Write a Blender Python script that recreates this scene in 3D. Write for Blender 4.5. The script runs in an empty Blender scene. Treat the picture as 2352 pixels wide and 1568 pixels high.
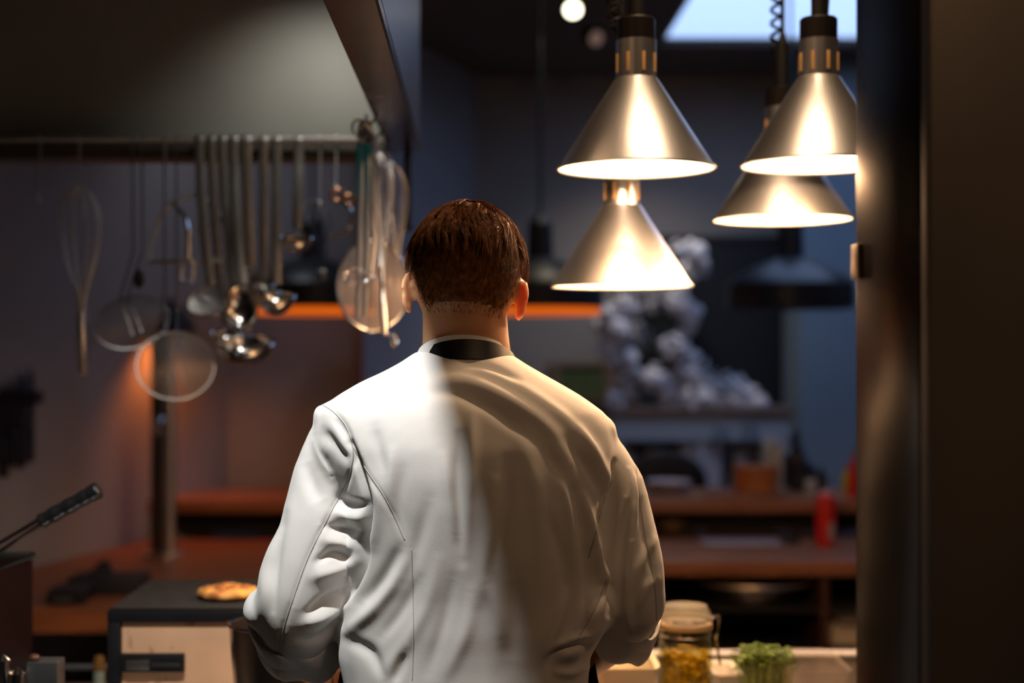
import bpy, bmesh, math, random
import numpy as np
from mathutils import Vector, Matrix, noise as mnoise
from mathutils.bvhtree import BVHTree

random.seed(7); rng = np.random.default_rng(7)
SC = bpy.context.scene
COL = SC.collection
PI = math.pi

# ------------------------------------------------------------------ camera
F = 50.0 / 36.0 * 2352.0            # focal length in pixels of the 2352 wide frame
VX, VY, CZ = 1090.0, 800.0, 1.57    # vanishing point of the room's length, eye height
cam_d = bpy.data.cameras.new('camera'); cam = bpy.data.objects.new('camera', cam_d); COL.objects.link(cam)
cam.location = (0, 0, CZ); cam.rotation_euler = (PI / 2, 0, 0)
cam_d.lens = 50; cam_d.sensor_width = 36; cam_d.sensor_fit = 'HORIZONTAL'
cam_d.shift_x = (1176 - VX) / 2352; cam_d.shift_y = (VY - 784) / 2352
cam_d.clip_start = 0.05; cam_d.clip_end = 60
cam_d.dof.use_dof = True; cam_d.dof.focus_distance = 1.87; cam_d.dof.aperture_fstop = 2.0
SC.camera = cam

# ------------------------------------------------------------------ world, view
W = bpy.data.worlds.new('dusk_sky'); SC.world = W; W.use_nodes = True
bg = W.node_tree.nodes['Background']
bg.inputs['Color'].default_value = (0.40, 0.58, 1.0, 1); bg.inputs['Strength'].default_value = 2.3
SC.view_settings.view_transform = 'Standard'; SC.view_settings.look = 'None'
SC.view_settings.gamma = 1.0; SC.view_settings.exposure = 0.0; SC.view_settings.use_curve_mapping = False

def light(name, kind, loc, power, color, size=.05, target=None, spot=None, blend=.3, size_y=None):
    d = bpy.data.lights.new(name, kind); d.energy = power; d.color = color
    if kind == 'AREA':
        d.shape = 'RECTANGLE' if size_y else 'DISK'; d.size = size
        if size_y: d.size_y = size_y
    else: d.shadow_soft_size = size
    if kind == 'SPOT': d.spot_size = spot; d.spot_blend = blend
    o = bpy.data.objects.new(name, d); COL.objects.link(o); o.location = loc
    if target is not None:
        o.rotation_euler = (Vector(target) - Vector(loc)).to_track_quat('-Z', 'Y').to_euler()
    return o

WARM = (1.0, 0.59, 0.32)
# lamps of the room outside the frame: hood spots, ceiling spots
HOOD_Z, HOOD_FAR = 2.0, 3.09
light('hood_lamp_light', 'SPOT', (-0.335, 1.36, 2.52), 104, (1.0, .985, .95), .024, target=(-.30, 2.02, 1.57), spot=math.radians(64), blend=1.0)
light('hood_far_light', 'SPOT', (-.31, 2.74, 2.32), 2.7, (1.0, .99, .90), .02, target=(-.32, 3.05, 1.95), spot=math.radians(110), blend=.9)
light('ceiling_lamp_light', 'AREA', (.75, .35, 2.75), 4, WARM, .16, target=(.42, 2.3, 1.8))
light('gantry_strip_light', 'AREA', (.42, 2.02, 2.85), 9, (1.0, .63, .36), .42, target=(.42, 2.02, 0), size_y=.07)

# ------------------------------------------------------------------ helpers
def P(px, py, Y):
    return Vector(((px - VX) * Y / F, Y, CZ - (py - VY) * Y / F))
def X_(px, Y): return (px - VX) * Y / F
def Z_(py, Y): return CZ - (py - VY) * Y / F

MATS = {}
def mat(name, col, rough=.5, metal=0.0, var=.15, scale=6.0, bump=0.0, bscale=80.0, emit=None, estr=0.0,
        trans=0.0, ior=1.45, alpha=1.0, sss=0.0, aniso=0.0, stretch=(1, 1, 1), col2=None, spec=.5, sheen=0.0, coat=0.0, rvar=0.0):
    if name in MATS: return MATS[name]
    m = bpy.data.materials.new(name); m.use_nodes = True; nt = m.node_tree; N = nt.nodes; L = nt.links
    b = N['Principled BSDF']
    tc = N.new('ShaderNodeTexCoord'); mp = N.new('ShaderNodeMapping'); mp.inputs['Scale'].default_value = stretch
    L.new(tc.outputs['Object'], mp.inputs['Vector'])
    nz = N.new('ShaderNodeTexNoise'); nz.inputs['Scale'].default_value = scale; nz.inputs['Detail'].default_value = 4
    L.new(mp.outputs['Vector'], nz.inputs['Vector'])
    cr = N.new('ShaderNodeValToRGB')
    c2 = col2 if col2 else tuple(c * (1 - var) for c in col)
    cr.color_ramp.elements[0].position = .35; cr.color_ramp.elements[1].position = .65
    cr.color_ramp.elements[0].color = (*c2, 1); cr.color_ramp.elements[1].color = (*col, 1)
    L.new(nz.outputs['Fac'], cr.inputs['Fac']); L.new(cr.outputs['Color'], b.inputs['Base Color'])
    b.inputs['Roughness'].default_value = rough; b.inputs['Metallic'].default_value = metal
    b.inputs['IOR'].default_value = ior; b.inputs['Alpha'].default_value = alpha
    b.inputs['Transmission Weight'].default_value = trans
    b.inputs['Specular IOR Level'].default_value = spec
    b.inputs['Sheen Weight'].default_value = sheen; b.inputs['Coat Weight'].default_value = coat
    if rvar:
        mr = N.new('ShaderNodeMapRange'); mr.inputs['To Min'].default_value = rough - rvar; mr.inputs['To Max'].default_value = rough + rvar
        L.new(nz.outputs['Fac'], mr.inputs['Value']); L.new(mr.outputs['Result'], b.inputs['Roughness'])
    if aniso: b.inputs['Anisotropic'].default_value = aniso
    if sss:
        b.inputs['Subsurface Weight'].default_value = sss; b.inputs['Subsurface Radius'].default_value = (1.0, .25, .1)
        b.inputs['Subsurface Scale'].default_value = .018
    if emit: b.inputs['Emission Color'].default_value = (*emit, 1); b.inputs['Emission Strength'].default_value = estr
    if bump:
        n2 = N.new('ShaderNodeTexNoise'); n2.inputs['Scale'].default_value = bscale; n2.inputs['Detail'].default_value = 3
        L.new(mp.outputs['Vector'], n2.inputs['Vector'])
        bp = N.new('ShaderNodeBump'); bp.inputs['Strength'].default_value = bump; bp.inputs['Distance'].default_value = .002
        L.new(n2.outputs['Fac'], bp.inputs['Height']); L.new(bp.outputs['Normal'], b.inputs['Normal'])
    MATS[name] = m; return m

def glass_mat(name, tint=(1, 1, 1), gloss=.06):
    m = bpy.data.materials.new(name); m.use_nodes = True; nt = m.node_tree; N = nt.nodes; L = nt.links
    N.remove(N['Principled BSDF']); out = N['Material Output']
    t = N.new('ShaderNodeBsdfTransparent'); t.inputs['Color'].default_value = (*tint, 1)
    g = N.new('ShaderNodeBsdfGlossy'); g.inputs['Roughness'].default_value = .04
    lw = N.new('ShaderNodeLayerWeight'); lw.inputs['Blend'].default_value = .5
    pw = N.new('ShaderNodeMath'); pw.operation = 'POWER'; pw.inputs[1].default_value = 5.0; L.new(lw.outputs['Facing'], pw.inputs[0])
    ma = N.new('ShaderNodeMath'); ma.operation = 'MULTIPLY_ADD'; ma.inputs[1].default_value = .6; ma.inputs[2].default_value = gloss * .6; L.new(pw.outputs[0], ma.inputs[0])
    mx = N.new('ShaderNodeMixShader'); L.new(ma.outputs[0], mx.inputs['Fac'])
    L.new(t.outputs['BSDF'], mx.inputs[1]); L.new(g.outputs['BSDF'], mx.inputs[2]); L.new(mx.outputs['Shader'], out.inputs['Surface'])
    return m

class MB:
    """collects shapes and links them as ONE mesh object"""
    def __init__(s): s.v = []; s.f = []; s.n = 0
    def add(s, v, f):
        v = np.asarray(v, float).reshape(-1, 3)
        s.v.append(v); s.f.extend([tuple(int(i) + s.n for i in q) for q in f]); s.n += len(v); return s
    def box(s, lo, hi, bev=0.0):
        lo = np.array(lo, float); hi = np.array(hi, float)
        lo, hi = np.minimum(lo, hi), np.maximum(lo, hi)
        bm = bmesh.new(); bmesh.ops.create_cube(bm, size=1)
        for v in bm.verts:
            v.co = Vector([(lo[i] + hi[i]) / 2 + v.co[i] * (hi[i] - lo[i]) for i in range(3)])
        if bev: bmesh.ops.bevel(bm, geom=bm.edges[:], offset=bev, segments=2, affect='EDGES', profile=.6)
        bm.verts.index_update()
        s.add([tuple(v.co) for v in bm.verts], [[v.index for v in f.verts] for f in bm.faces]); bm.free(); return s
    def obox(s, c, axes, half, bev=0.0):
        """box with centre c, three axis vectors and half sizes"""
        t = MB(); t.box([-h for h in half], half, bev)
        A = np.array([list(Vector(a).normalized()) for a in axes])
        return s.add(np.vstack(t.v) @ A + np.array(c), t.f)
    def tube(s, pts, r, n=8, closed=False, caps=True, flat=1.0, up=None):
        pts = [Vector(p) for p in pts]; m = len(pts)
        rs = [r] * m if np.isscalar(r) else list(r)
        T = []
        for i in range(m):
            a = pts[(i - 1) % m] if (closed or i > 0) else pts[i]
            b = pts[(i + 1) % m] if (closed or i < m - 1) else pts[i]
            T.append((b - a).normalized() if (b - a).length > 1e-9 else Vector((0, 0, 1)))
        u = Vector(up) if up is not None else (Vector((1, 0, 0)) if abs(T[0].x) < .8 else Vector((0, 0, 1)))
        V = []
        for i in range(m):
            u = (u - T[i] * u.dot(T[i]))
            u = u.normalized() if u.length > 1e-6 else T[i].orthogonal().normalized()
            w = T[i].cross(u)
            for k in range(n):
                a = 2 * PI * k / n
                V.append(pts[i] + u * (math.cos(a) * rs[i]) + w * (math.sin(a) * rs[i] * flat))
        Fc = []
        for i in range(m if closed else m - 1):
            j = (i + 1) % m
            for k in range(n): Fc.append((i * n + k, i * n + (k + 1) % n, j * n + (k + 1) % n, j * n + k))
        if caps and not closed:
            Fc.append(tuple(range(n - 1, -1, -1))); Fc.append(tuple((m - 1) * n + k for k in range(n)))
        return s.add([tuple(v) for v in V], Fc)
    def cyl(s, a, b, r, n=24, r2=None): return s.tube([a, b], [r, r if r2 is None else r2], n)
    def lathe(s, prof, c=(0, 0, 0), n=40, axis=(0, 0, 1), closed=False, sx=1.0, caps=True):
        ax = Vector(axis).normalized(); q = Vector((0, 0, 1)).rotation_difference(ax)
        V = []; m = len(prof)
        for (r, z) in prof:
            for k in range(n):
                a = 2 * PI * k / n
                V.append(tuple(q @ Vector((r * math.cos(a) * sx, r * math.sin(a), z)) + Vector(c)))
        Fc = []
        for i in range(m if closed else m - 1):
            j = (i + 1) % m
            for k in range(n): Fc.append((i * n + k, i * n + (k + 1) % n, j * n + (k + 1) % n, j * n + k))
        if not closed and caps:
            if prof[0][0] > 1e-6: Fc.append(tuple(range(n - 1, -1, -1)))
            if prof[-1][0] > 1e-6: Fc.append(tuple((m - 1) * n + k for k in range(n)))
        return s.add(V, Fc)
    def shell(s, prof, t, c=(0, 0, 0), n=48, axis=(0, 0, 1)):
        """open bowl of thickness t turned about an axis; profile from edge to centre or on to the other edge"""
        p = [Vector((a, b)) for a, b in prof]; inn = []
        for i, a in enumerate(p):
            d = (p[min(i + 1, len(p) - 1)] - p[max(i - 1, 0)]).normalized()
            nn = Vector((-d.y, d.x)); q = a + nn * t; inn.append((max(q.x, 0.0), q.y))
        return s.lathe(list(prof) + inn[::-1], c, n, axis, closed=True)
    def ell(s, c, r, n=20, m=14, R=None):
        V = [(0, 0, 1)]; Fc = []
        for i in range(1, m):
            th = PI * i / m
            for k in range(n):
                a = 2 * PI * k / n; V.append((math.sin(th) * math.cos(a), math.sin(th) * math.sin(a), math.cos(th)))
        V.append((0, 0, -1))
        for k in range(n): Fc.append((0, 1 + k, 1 + (k + 1) % n))
        for i in range(m - 2):
            for k in range(n):
                a = 1 + i * n + k; b = 1 + i * n + (k + 1) % n; Fc.append((a, a + n, b + n, b))
        o = 1 + (m - 2) * n
        for k in range(n): Fc.append((len(V) - 1, o + (k + 1) % n, o + k))
        V = np.array(V) * np.array(r if not np.isscalar(r) else (r, r, r))
        if R is not None: V = V @ np.array(R).T
        return s.add(V + np.array(c), Fc)
    def loft(s, rings, caps=True):
        n = len(rings[0]); V = np.vstack([np.asarray(r, float) for r in rings]); Fc = []
        for i in range(len(rings) - 1):
            for k in range(n): Fc.append((i * n + k, i * n + (k + 1) % n, (i + 1) * n + (k + 1) % n, (i + 1) * n + k))
        if caps: Fc.append(tuple(range(n - 1, -1, -1))); Fc.append(tuple((len(rings) - 1) * n + k for k in range(n)))
        return s.add(V, Fc)
    def mesh(s, name, smooth=True, fix=True):
        me = bpy.data.meshes.new(name); V = np.vstack(s.v)
        me.from_pydata(V.tolist(), [], s.f); me.validate()
        if fix:
            bm = bmesh.new(); bm.from_mesh(me); bmesh.ops.recalc_face_normals(bm, faces=bm.faces); bm.to_mesh(me); bm.free()
        if smooth: me.shade_smooth()
        return me
    def build(s, name, m, parent=None, smooth=True, sharp=35, fix=True):
        me = s.mesh(name, smooth, fix)
        if smooth and sharp:
            try: me.set_sharp_from_angle(angle=math.radians(sharp))
            except Exception: pass
        me.materials.append(m)
        o = bpy.data.objects.new(name, me); COL.objects.link(o)
        if parent is not None:
            o.parent = parent; o.matrix_parent_inverse = Matrix.Translation(-Vector(world_loc(parent)))
        return o

def world_loc(o):
    l = Vector(o.location)
    return l
def thing(name, label, cat, loc=(0, 0, 0), group=None):
    o = bpy.data.objects.new(name, None); COL.objects.link(o); o.location = loc; o.empty_display_size = .05
    o['label'] = label; o['category'] = cat
    if group: o['group'] = group
    return o
def part(mb, name, m, parent, label=None, kind=None, **kw):
    """a mesh given in world coordinates, parented to its thing (or to a part of it)"""
    o = mb.build(name, m, None, **kw)
    root = parent
    off = Vector((0, 0, 0)); q = parent
    while q is not None: off += Vector(q.location); q = q.parent
    o.data.transform(Matrix.Translation(-off)); o.parent = parent
    if label: o['label'] = label
    if kind: o['kind'] = kind
    return o
def solo(mb, name, m, label, cat, group=None, **kw):
    o = mb.build(name, m, None, **kw); o['label'] = label; o['category'] = cat
    if group: o['group'] = group
    c = sum((Vector(v) for v in o.bound_box), Vector()) / 8; c.z = min(v[2] for v in o.bound_box)
    o.data.transform(Matrix.Translation(-c)); o.location = c
    return o
def struct(mb, name, m, parent=None, **kw):
    o = mb.build(name, m, parent, **kw)
    if parent is None: o['kind'] = 'structure'
    return o
def copy_tree(o, parent=None):
    c = o.copy(); COL.objects.link(c)
    if parent is not None: c.parent = parent
    for ch in list(o.children): copy_tree(ch, c)
    return c
def arc(c, r, a0, a1, n=16, ux=(1, 0, 0), uz=(0, 0, 1)):
    c = Vector(c); ux = Vector(ux); uz = Vector(uz)
    rx, rz = (r, r) if np.isscalar(r) else r
    return [c + ux * (rx * math.cos(a0 + (a1 - a0) * i / n)) + uz * (rz * math.sin(a0 + (a1 - a0) * i / n)) for i in range(n + 1)]
def smoothpath(pts, n=6, closed=False):
    pts = [Vector(p) for p in pts]; out = []; m = len(pts)
    for i in range(m if closed else m - 1):
        if closed: p0, p1, p2, p3 = pts[i - 1], pts[i], pts[(i + 1) % m], pts[(i + 2) % m]
        else: p0, p1, p2, p3 = pts[max(i - 1, 0)], pts[i], pts[i + 1], pts[min(i + 2, m - 1)]
        for k in range(n):
            t = k / n
            out.append(.5 * ((2 * p1) + (p2 - p0) * t + (2 * p0 - 5 * p1 + 4 * p2 - p3) * t * t + (-p0 + 3 * p1 - 3 * p2 + p3) * t ** 3))
    if not closed: out.append(pts[-1])
    return out

# ------------------------------------------------------------------ materials
M_wall = mat('grey_plaster', (.27, .28, .32), .85, var=.06, scale=3, bump=.15, bscale=120)
M_wallL = mat('warm_grey_plaster', (.33, .30, .29), .85, var=.06, scale=3, bump=.15, bscale=120)
M_wall2 = mat('rear_plaster', (.30, .275, .26), .85, var=.06, scale=3, bump=.15, bscale=120)
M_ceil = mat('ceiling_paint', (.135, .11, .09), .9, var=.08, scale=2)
M_floor = mat('floor_tile', (.10, .09, .085), .45, var=.3, scale=5)
M_wood = mat('oiled_wood', (.30, .10, .035), .42, var=.45, scale=5, stretch=(1.2, 10, 10), bump=.2, bscale=40)
M_wood2 = mat('bar_wood', (.36, .15, .075), .38, var=.35, scale=5, stretch=(1.2, 12, 12), bump=.2, bscale=40)
M_black = mat('matt_black', (.012, .012, .013), .6, var=.2)
M_blackgloss = mat('black_plastic', (.012, .012, .013), .3, var=.1)
M_steel = mat('brushed_steel', (.60, .58, .56), .30, 1.0, var=.10, scale=20, stretch=(1, 1, 14), bump=.05, bscale=30)
M_hood = mat('hood_steel', (.24, .22, .21), .34, 1.0, var=.15, scale=7, stretch=(6, 1, 6), bump=.08, bscale=20)
M_hoodin = mat('hood_inner_steel', (.52, .50, .46), .62, .6, var=.1, scale=3)
M_chrome = mat('polished_steel', (.74, .72, .69), .13, 1.0, var=.06, scale=30)
M_wire = mat('wire_steel', (.80, .78, .76), .46, 1.0, var=.08, scale=60)
# ------------------------------------------------------------------ the room shell
CEIL = 2.9
def wall(name, a, b, z0, z1, t, m):
    a = Vector((a[0], a[1], 0)); b = Vector((b[0], b[1], 0)); d = (b - a).normalized(); nrm = Vector((-d.y, d.x, 0))
    o = MB().obox(tuple((a + b) / 2 + nrm * t / 2 + Vector((0, 0, (z0 + z1) / 2))), (d, nrm, (0, 0, 1)), ((b - a).length / 2, t / 2, (z1 - z0) / 2))
    return struct(o, name, m, smooth=False)
struct(MB().box((-4, -2.2, -.1), (4, 7.6, 0)), 'floor', M_floor, smooth=False)
# ceiling with the opening of the skylight
SK = (.80, 2.05, 4.3, 6.25)
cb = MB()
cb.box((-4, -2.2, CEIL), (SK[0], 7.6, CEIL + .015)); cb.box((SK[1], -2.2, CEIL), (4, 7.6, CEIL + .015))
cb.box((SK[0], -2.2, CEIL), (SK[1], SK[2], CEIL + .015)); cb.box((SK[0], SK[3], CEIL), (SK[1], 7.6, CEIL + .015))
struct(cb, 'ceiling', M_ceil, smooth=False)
wf = MB()
for lo, hi in (((SK[0], SK[2], CEIL + .015), (SK[0] + .03, SK[3], CEIL + .03)), ((SK[1] - .03, SK[2], CEIL + .015), (SK[1], SK[3], CEIL + .03)),
               ((SK[0] + .03, SK[2], CEIL + .015), (SK[1] - .03, SK[2] + .03, CEIL + .03)), ((SK[0] + .03, SK[3] - .03, CEIL + .015), (SK[1] - .03, SK[3], CEIL + .03))):
    wf.box(lo, hi)
win = struct(wf, 'window_1', M_ceil, smooth=False)
part(MB().box((SK[0] + .001, SK[2] + .001, CEIL + .004), (SK[1] - .001, SK[3] - .001, CEIL + .010)), 'pane', glass_mat('pane_glass'), win, smooth=False)

LW = lambda Y: -1.36 + .32 * (Y - 4.38)      # the slanting wall on the far side of the worktop
YB = 5.6
wall('wall_left', (LW(-2.1), -2.1), (LW(YB), YB), 0, CEIL, .1, M_wallL)
wall('wall_alcove', (LW(YB), YB), (-.463, YB), 0, CEIL, .1, M_wall)
wall('wall_middle', (-.463, YB), (.01, 6.95), 0, CEIL, .1, M_wall)
wall('wall_back', (.01, 6.95), (3.0, 6.95), 0, CEIL, .1, M_wall2)
wall('wall_right', (3.0, 6.95), (3.0, -2.1), 0, CEIL, .1, M_wall)
wall('wall_front', (3.0, -2.1), (LW(-2.1), -2.1), 0, CEIL, .1, M_wall)
M_skylit = mat('skylit_blue_grey', (.20, .27, .34), .8, var=.05, scale=3)  # grey wall with the skylight's blue put into its colour
struct(MB().box((1.50, 6.55, 0), (2.99, 6.94, CEIL - .01)), 'wall_pier', M_skylit, smooth=False)
struct(MB().box((-.475, YB - .05, 0), (-.435, YB - .005, CEIL)), 'trim_1', mat('trim_wood', (.20, .13, .11), .6), smooth=False)

# ceiling spots
def spotlight(c, axis, lit, label):
    t = thing('ceiling_spotlight', label, 'spotlight', c, 'ceiling spotlights')
    ax = Vector(axis).normalized(); c = Vector(c)
    ring = MB().tube([c - ax * .07, c - ax * .055, c + ax * .008], [.022, .034, .034], 28)
    part(ring, 'housing', M_black, t)
    part(MB().cyl(c + ax * .005, c + ax * .0125, .030, 28), 'lens', lit, t)
    part(MB().cyl(c - ax * .05, (c.x, c.y, CEIL), .008, 8), 'stem', M_black, t)
spotlight(P(1316, 20, 5.4), (-.05, -1, -.75), mat('spot_on', (1, 1, 1), emit=(1, .93, .68), estr=6.0), 'lit round ceiling spotlight with a bright cream lens')
spotlight(P(1367, 87, 5.9), (.45, -1, -.45), mat('spot_off', (.4, .28, .24), emit=(1, .62, .5), estr=.12), 'dim round ceiling spotlight turned away, below the lit one')
light('ceiling_spot_light', 'SPOT', P(1316, 20, 5.38) + Vector((0, -.05, -.06)), 8, (1, .85, .6), .04, target=(-.3, 3, 0), spot=math.radians(70))
light('dining_downlight', 'SPOT', (.75, 6.30, 2.86), 30, (1, .88, .74), .06, target=(.78, 6.50, 0), spot=math.radians(105), blend=1.0)

light('alcove_fill_light', 'SPOT', (-.78, 5.05, 2.86), 7, (.82, .86, 1.0), .06, target=(-.72, 5.35, 0), spot=math.radians(115), blend=1.0)  # unseen cool fill, added to offset the brown of the alcove wall
# ------------------------------------------------------------------ extractor hood
hood = thing('extractor_hood', 'large brushed steel extractor hood above the utensil rails', 'hood', (-1.0, 1.7, HOOD_Z))
HX0, HX1, HT = -2.0, -.120, 2.78
part(MB().box((HX1 - .012, .1, HOOD_Z + .02), (HX1, HOOD_FAR + .03, HT)), 'side_panel', M_hood, hood, smooth=False)
part(MB().box((HX0, .1, HOOD_Z), (HX0 + .012, HOOD_FAR + .03, HT)), 'side_panel', M_hood, hood, smooth=False)
part(MB().box((-.188, .1, HOOD_Z), (HX1, HOOD_FAR + .03, HOOD_Z + .02), .003), 'bottom_flange', mat('flange_brown_steel', (.17, .135, .12), .26, 1.0, var=.2, scale=9, rvar=.06), hood, smooth=False)
part(MB().box((HX0 + .013, HOOD_FAR, HOOD_Z + .02), (-.133, HOOD_FAR + .02, HT)), 'rear_panel', M_hoodin, hood, smooth=False)
part(MB().box((HX0 + .013, HOOD_FAR - .06, HOOD_Z - .025), (-.189, HOOD_FAR + .03, HOOD_Z + .015), .003), 'rear_flange', mat('flange_steel', (.16, .14, .12), .5, .7, var=.1), hood, smooth=False)
part(MB().box((HX0 + .013, .1, HT - .012), (-.133, HOOD_FAR - .001, HT)), 'top_panel', M_hoodin, hood, smooth=False)
part(MB().box((HX0 + .013, .1, HOOD_Z + .02), (-.133, .112, HT - .013)), 'front_panel', M_hoodin, hood, smooth=False)
fl = MB()
for i in range(9):
    fl.obox((-1.35, .9 + .2 * i, 2.50), ((1, 0, .55), (0, 1, 0), (-.55, 0, 1)), (.42, .07, .012))
part(fl, 'grease_filter', M_black, hood, kind='stuff', smooth=False)
for loc in ((-.33, 1.30, 2.53), (-.31, 2.74, 2.33)):
    part(MB().lathe([(.05, .05), (.055, .0), (.045, 0), (.02, .03), (0, .03)], (loc[0], loc[1], loc[2] + .01), 20), 'lamp_cup', M_black, hood)
    part(MB().cyl((loc[0], loc[1], loc[2] + .06), (loc[0], loc[1], HT - .013), .012, 10), 'lamp_stem', M_black, hood)
RAILY = HOOD_FAR - .085
rail = thing('utensil_rail', 'long thin steel hanging rail along the rear edge of the hood', 'rail', (-1.1, RAILY, HOOD_Z + .012))
part(MB().cyl((HX0 + .05, RAILY, HOOD_Z + .012), (-.22, RAILY, HOOD_Z + .012), .0055, 10), 'bar', M_wire, rail)
for x in (-1.6, -1.0, -.45):
    part(MB().tube([(x, RAILY, HOOD_Z + .012), (x, HOOD_FAR - .055, HOOD_Z + .012)], .004, 6), 'bracket', M_wire, rail)
rail2 = thing('utensil_rail', 'short steel rail under the hood edge, running towards the lamps', 'rail', (-.205, 2.6, HOOD_Z - .02))
part(MB().cyl((-.205, 2.58, HOOD_Z - .02), (-.205, 2.98, HOOD_Z - .02), .0035, 10), 'bar', MATS['flange_steel'], rail2)
for y in (2.62, 2.79, 2.95):
    part(MB().tube([(-.205, y, HOOD_Z - .02), (-.186, y, HOOD_Z - .012), (-.18, y, HOOD_Z + .001)], .003, 6), 'bracket', MATS['flange_steel'], rail2)
# dark pipe below the hood corner
solo(MB().cyl((X_(936, 3.1), 3.1, HOOD_Z), P(936, 520, 3.1), .008, 10).cyl(P(936, 520, 3.1), P(936, 530, 3.1), .012, 10), 'drop_pipe', M_black, 'thin dark pipe dropping from the rear corner of the hood', 'pipe')

# ------------------------------------------------------------------ steel column at the side of the pass
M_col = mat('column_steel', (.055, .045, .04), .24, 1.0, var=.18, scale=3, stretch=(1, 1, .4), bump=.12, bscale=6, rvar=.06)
colm = thing('steel_column', 'tall dark stainless steel cabinet standing close beside the pass', 'cabinet', (.7, 1.3, 0))
CA, CB = P(2112, 800, 1.376), P(1966, 800, 1.52)
d = (CB - CA).normalized(); nrm = Vector((d.y, -d.x, 0))
def colbox(a, b, w, z0, z1, bev=.001):
    a = Vector((a.x, a.y, 0)); b = Vector((b.x, b.y, 0)); dd = (b - a).normalized(); n2 = Vector((dd.y, -dd.x, 0))
    return MB().obox(tuple((a + b) / 2 + n2 * w / 2 + Vector((0, 0, (z0 + z1) / 2))), (dd, n2, (0, 0, 1)), ((b - a).length / 2, w / 2, (z1 - z0) / 2), bev)
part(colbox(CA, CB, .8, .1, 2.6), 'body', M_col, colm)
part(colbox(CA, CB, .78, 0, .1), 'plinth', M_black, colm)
dcen = CA + nrm * .40 - d * .012
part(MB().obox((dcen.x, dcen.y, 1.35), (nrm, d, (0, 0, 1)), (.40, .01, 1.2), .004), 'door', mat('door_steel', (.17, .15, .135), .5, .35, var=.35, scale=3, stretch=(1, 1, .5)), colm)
hc = dcen - d * .05 + nrm * .28
part(MB().tube([hc + d * .04 + Vector((0, 0, -.52)), hc + Vector((0, 0, -.5)), hc + Vector((0, 0, -.1)), hc + d * .04 + Vector((0, 0, -.08))], .011, 10), 'handle', M_steel, colm)
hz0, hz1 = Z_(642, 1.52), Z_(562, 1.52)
part(MB().box((CB.x - .004, CB.y - .02, hz0), (CB.x + .004, CB.y + .006, hz1), .002), 'hinge_or_glint', mat('edge_glint_tan', (.75, .6, .45), .35, .8), colm)  # tan plate added as the lamp-lit highlight on the column's edge
# ------------------------------------------------------------------ heat lamps over the pass
M_alu = mat('spun_aluminium', (.76, .79, .83), .37, 1.0, var=.12, scale=4, stretch=(1, 1, .35), aniso=.0, rvar=.06, bump=.05, bscale=50)
M_inner = mat('lamp_enamel', (.90, .82, .64), .5, var=.03)
M_bulb = mat('lamp_bulb', (1, .9, .7), emit=(1, .72, .38), estr=6)
M_cap = mat('lamp_cap_black', (.014, .012, .010), .4, var=.2)
def coil(p0, p1, r, turns, n=12):
    p0 = Vector(p0); p1 = Vector(p1); out = []
    for i in range(turns * n + 1):
        t = i / (turns * n); a = 2 * PI * i / n
        out.append(p0.lerp(p1, t) + Vector((r * math.cos(a), r * math.sin(a), 0)))
    return out
def heat_lamp(px, prim, Y, label, power, coil_dx=0.0, coil_from=None):
    c = P(px, prim, Y); R = .125
    t = thing('heat_lamp', label, 'lamp', c, 'heat lamps over the pass')
    zc = .1425; zn = zc + .061
    # shade: cone outside, enamel inside, rolled rim
    sh = MB().lathe([(R, 0), (.034, zc), (.032, zc + .001), (.032, zn)], c, 64, caps=False)
    s = part(sh, 'shade', M_alu, t, label='brushed aluminium cone')
    # slots: neck built as bars between openings is too thin to see; the slots are recessed bright inlays
    rim = MB().tube(arc(c, R, 0, 2 * PI, 64, uz=(0, 1, 0))[:-1], .0022, 6, closed=True); part(rim, 'rim', M_alu, s)
    inn = MB().lathe([(R - .002, .0005), (.0335, zc - .002), (.031, zc), (.031, zn - .004), (0, zn - .003)], c, 64, caps=False); part(inn, 'inner_shade', M_inner, t, label='pale enamelled inside')
    for k in range(8):
        a = 2 * PI * (k + .5) / 8 - .12
        q = c + Vector((.0322 * math.cos(a), .0322 * math.sin(a), zc + .024))
        part(MB().obox(tuple(q), ((-math.sin(a), math.cos(a), 0), (math.cos(a), math.sin(a), 0), (0, 0, 1)), (.0026, .0012, .0150), .001), 'vent_slot', M_slot, s)
    part(MB().lathe([(.0315, zn - .001), (.0305, zn), (.0305, zn + .033), (.028, zn + .036), (.012, zn + .036)], c, 40), 'cap', M_cap, t)
    part(MB().lathe([(.012, zn + .034), (.012, zn + .115), (.008, zn + .118), (.005, zn + .135)], c, 20), 'stem', M_black, t)
    part(MB().cyl(c + Vector((0, 0, zn + .13)), Vector((c.x, c.y, CEIL)), .004, 8), 'cable', M_black, t)
    top = c + Vector((coil_dx, .03, zn + (coil_from if coil_from else .06)))
    cp = coil(top, Vector((c.x + coil_dx, c.y + .03, CEIL - .005)), .0098, 32, 12)
    part(MB().tube([c + Vector((0, 0, zn + .03)), c + Vector((coil_dx * .6, .02, zn + .045))] + cp, .0034, 6), 'coiled_cord', M_black, t)
    part(MB().ell(c + Vector((0, 0, .075)), (.034, .034, .042), 20, 12), 'bulb', M_bulb, t)
    part(MB().cyl(c + Vector((0, 0, .11)), c + Vector((0, 0, zn - .005)), .016, 14), 'socket', M_cap, t)
    light('heat_lamp_light', 'POINT', c + Vector((0, 0, .026)), power, WARM, .022)
    return t
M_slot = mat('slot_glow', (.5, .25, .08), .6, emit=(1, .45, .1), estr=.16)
heat_lamp(1461, 387, 2.27, 'upper heat lamp with a whole cone shade, in front of the lit ceiling spotlight', 13, coil_dx=-.030, coil_from=.02)
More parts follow.
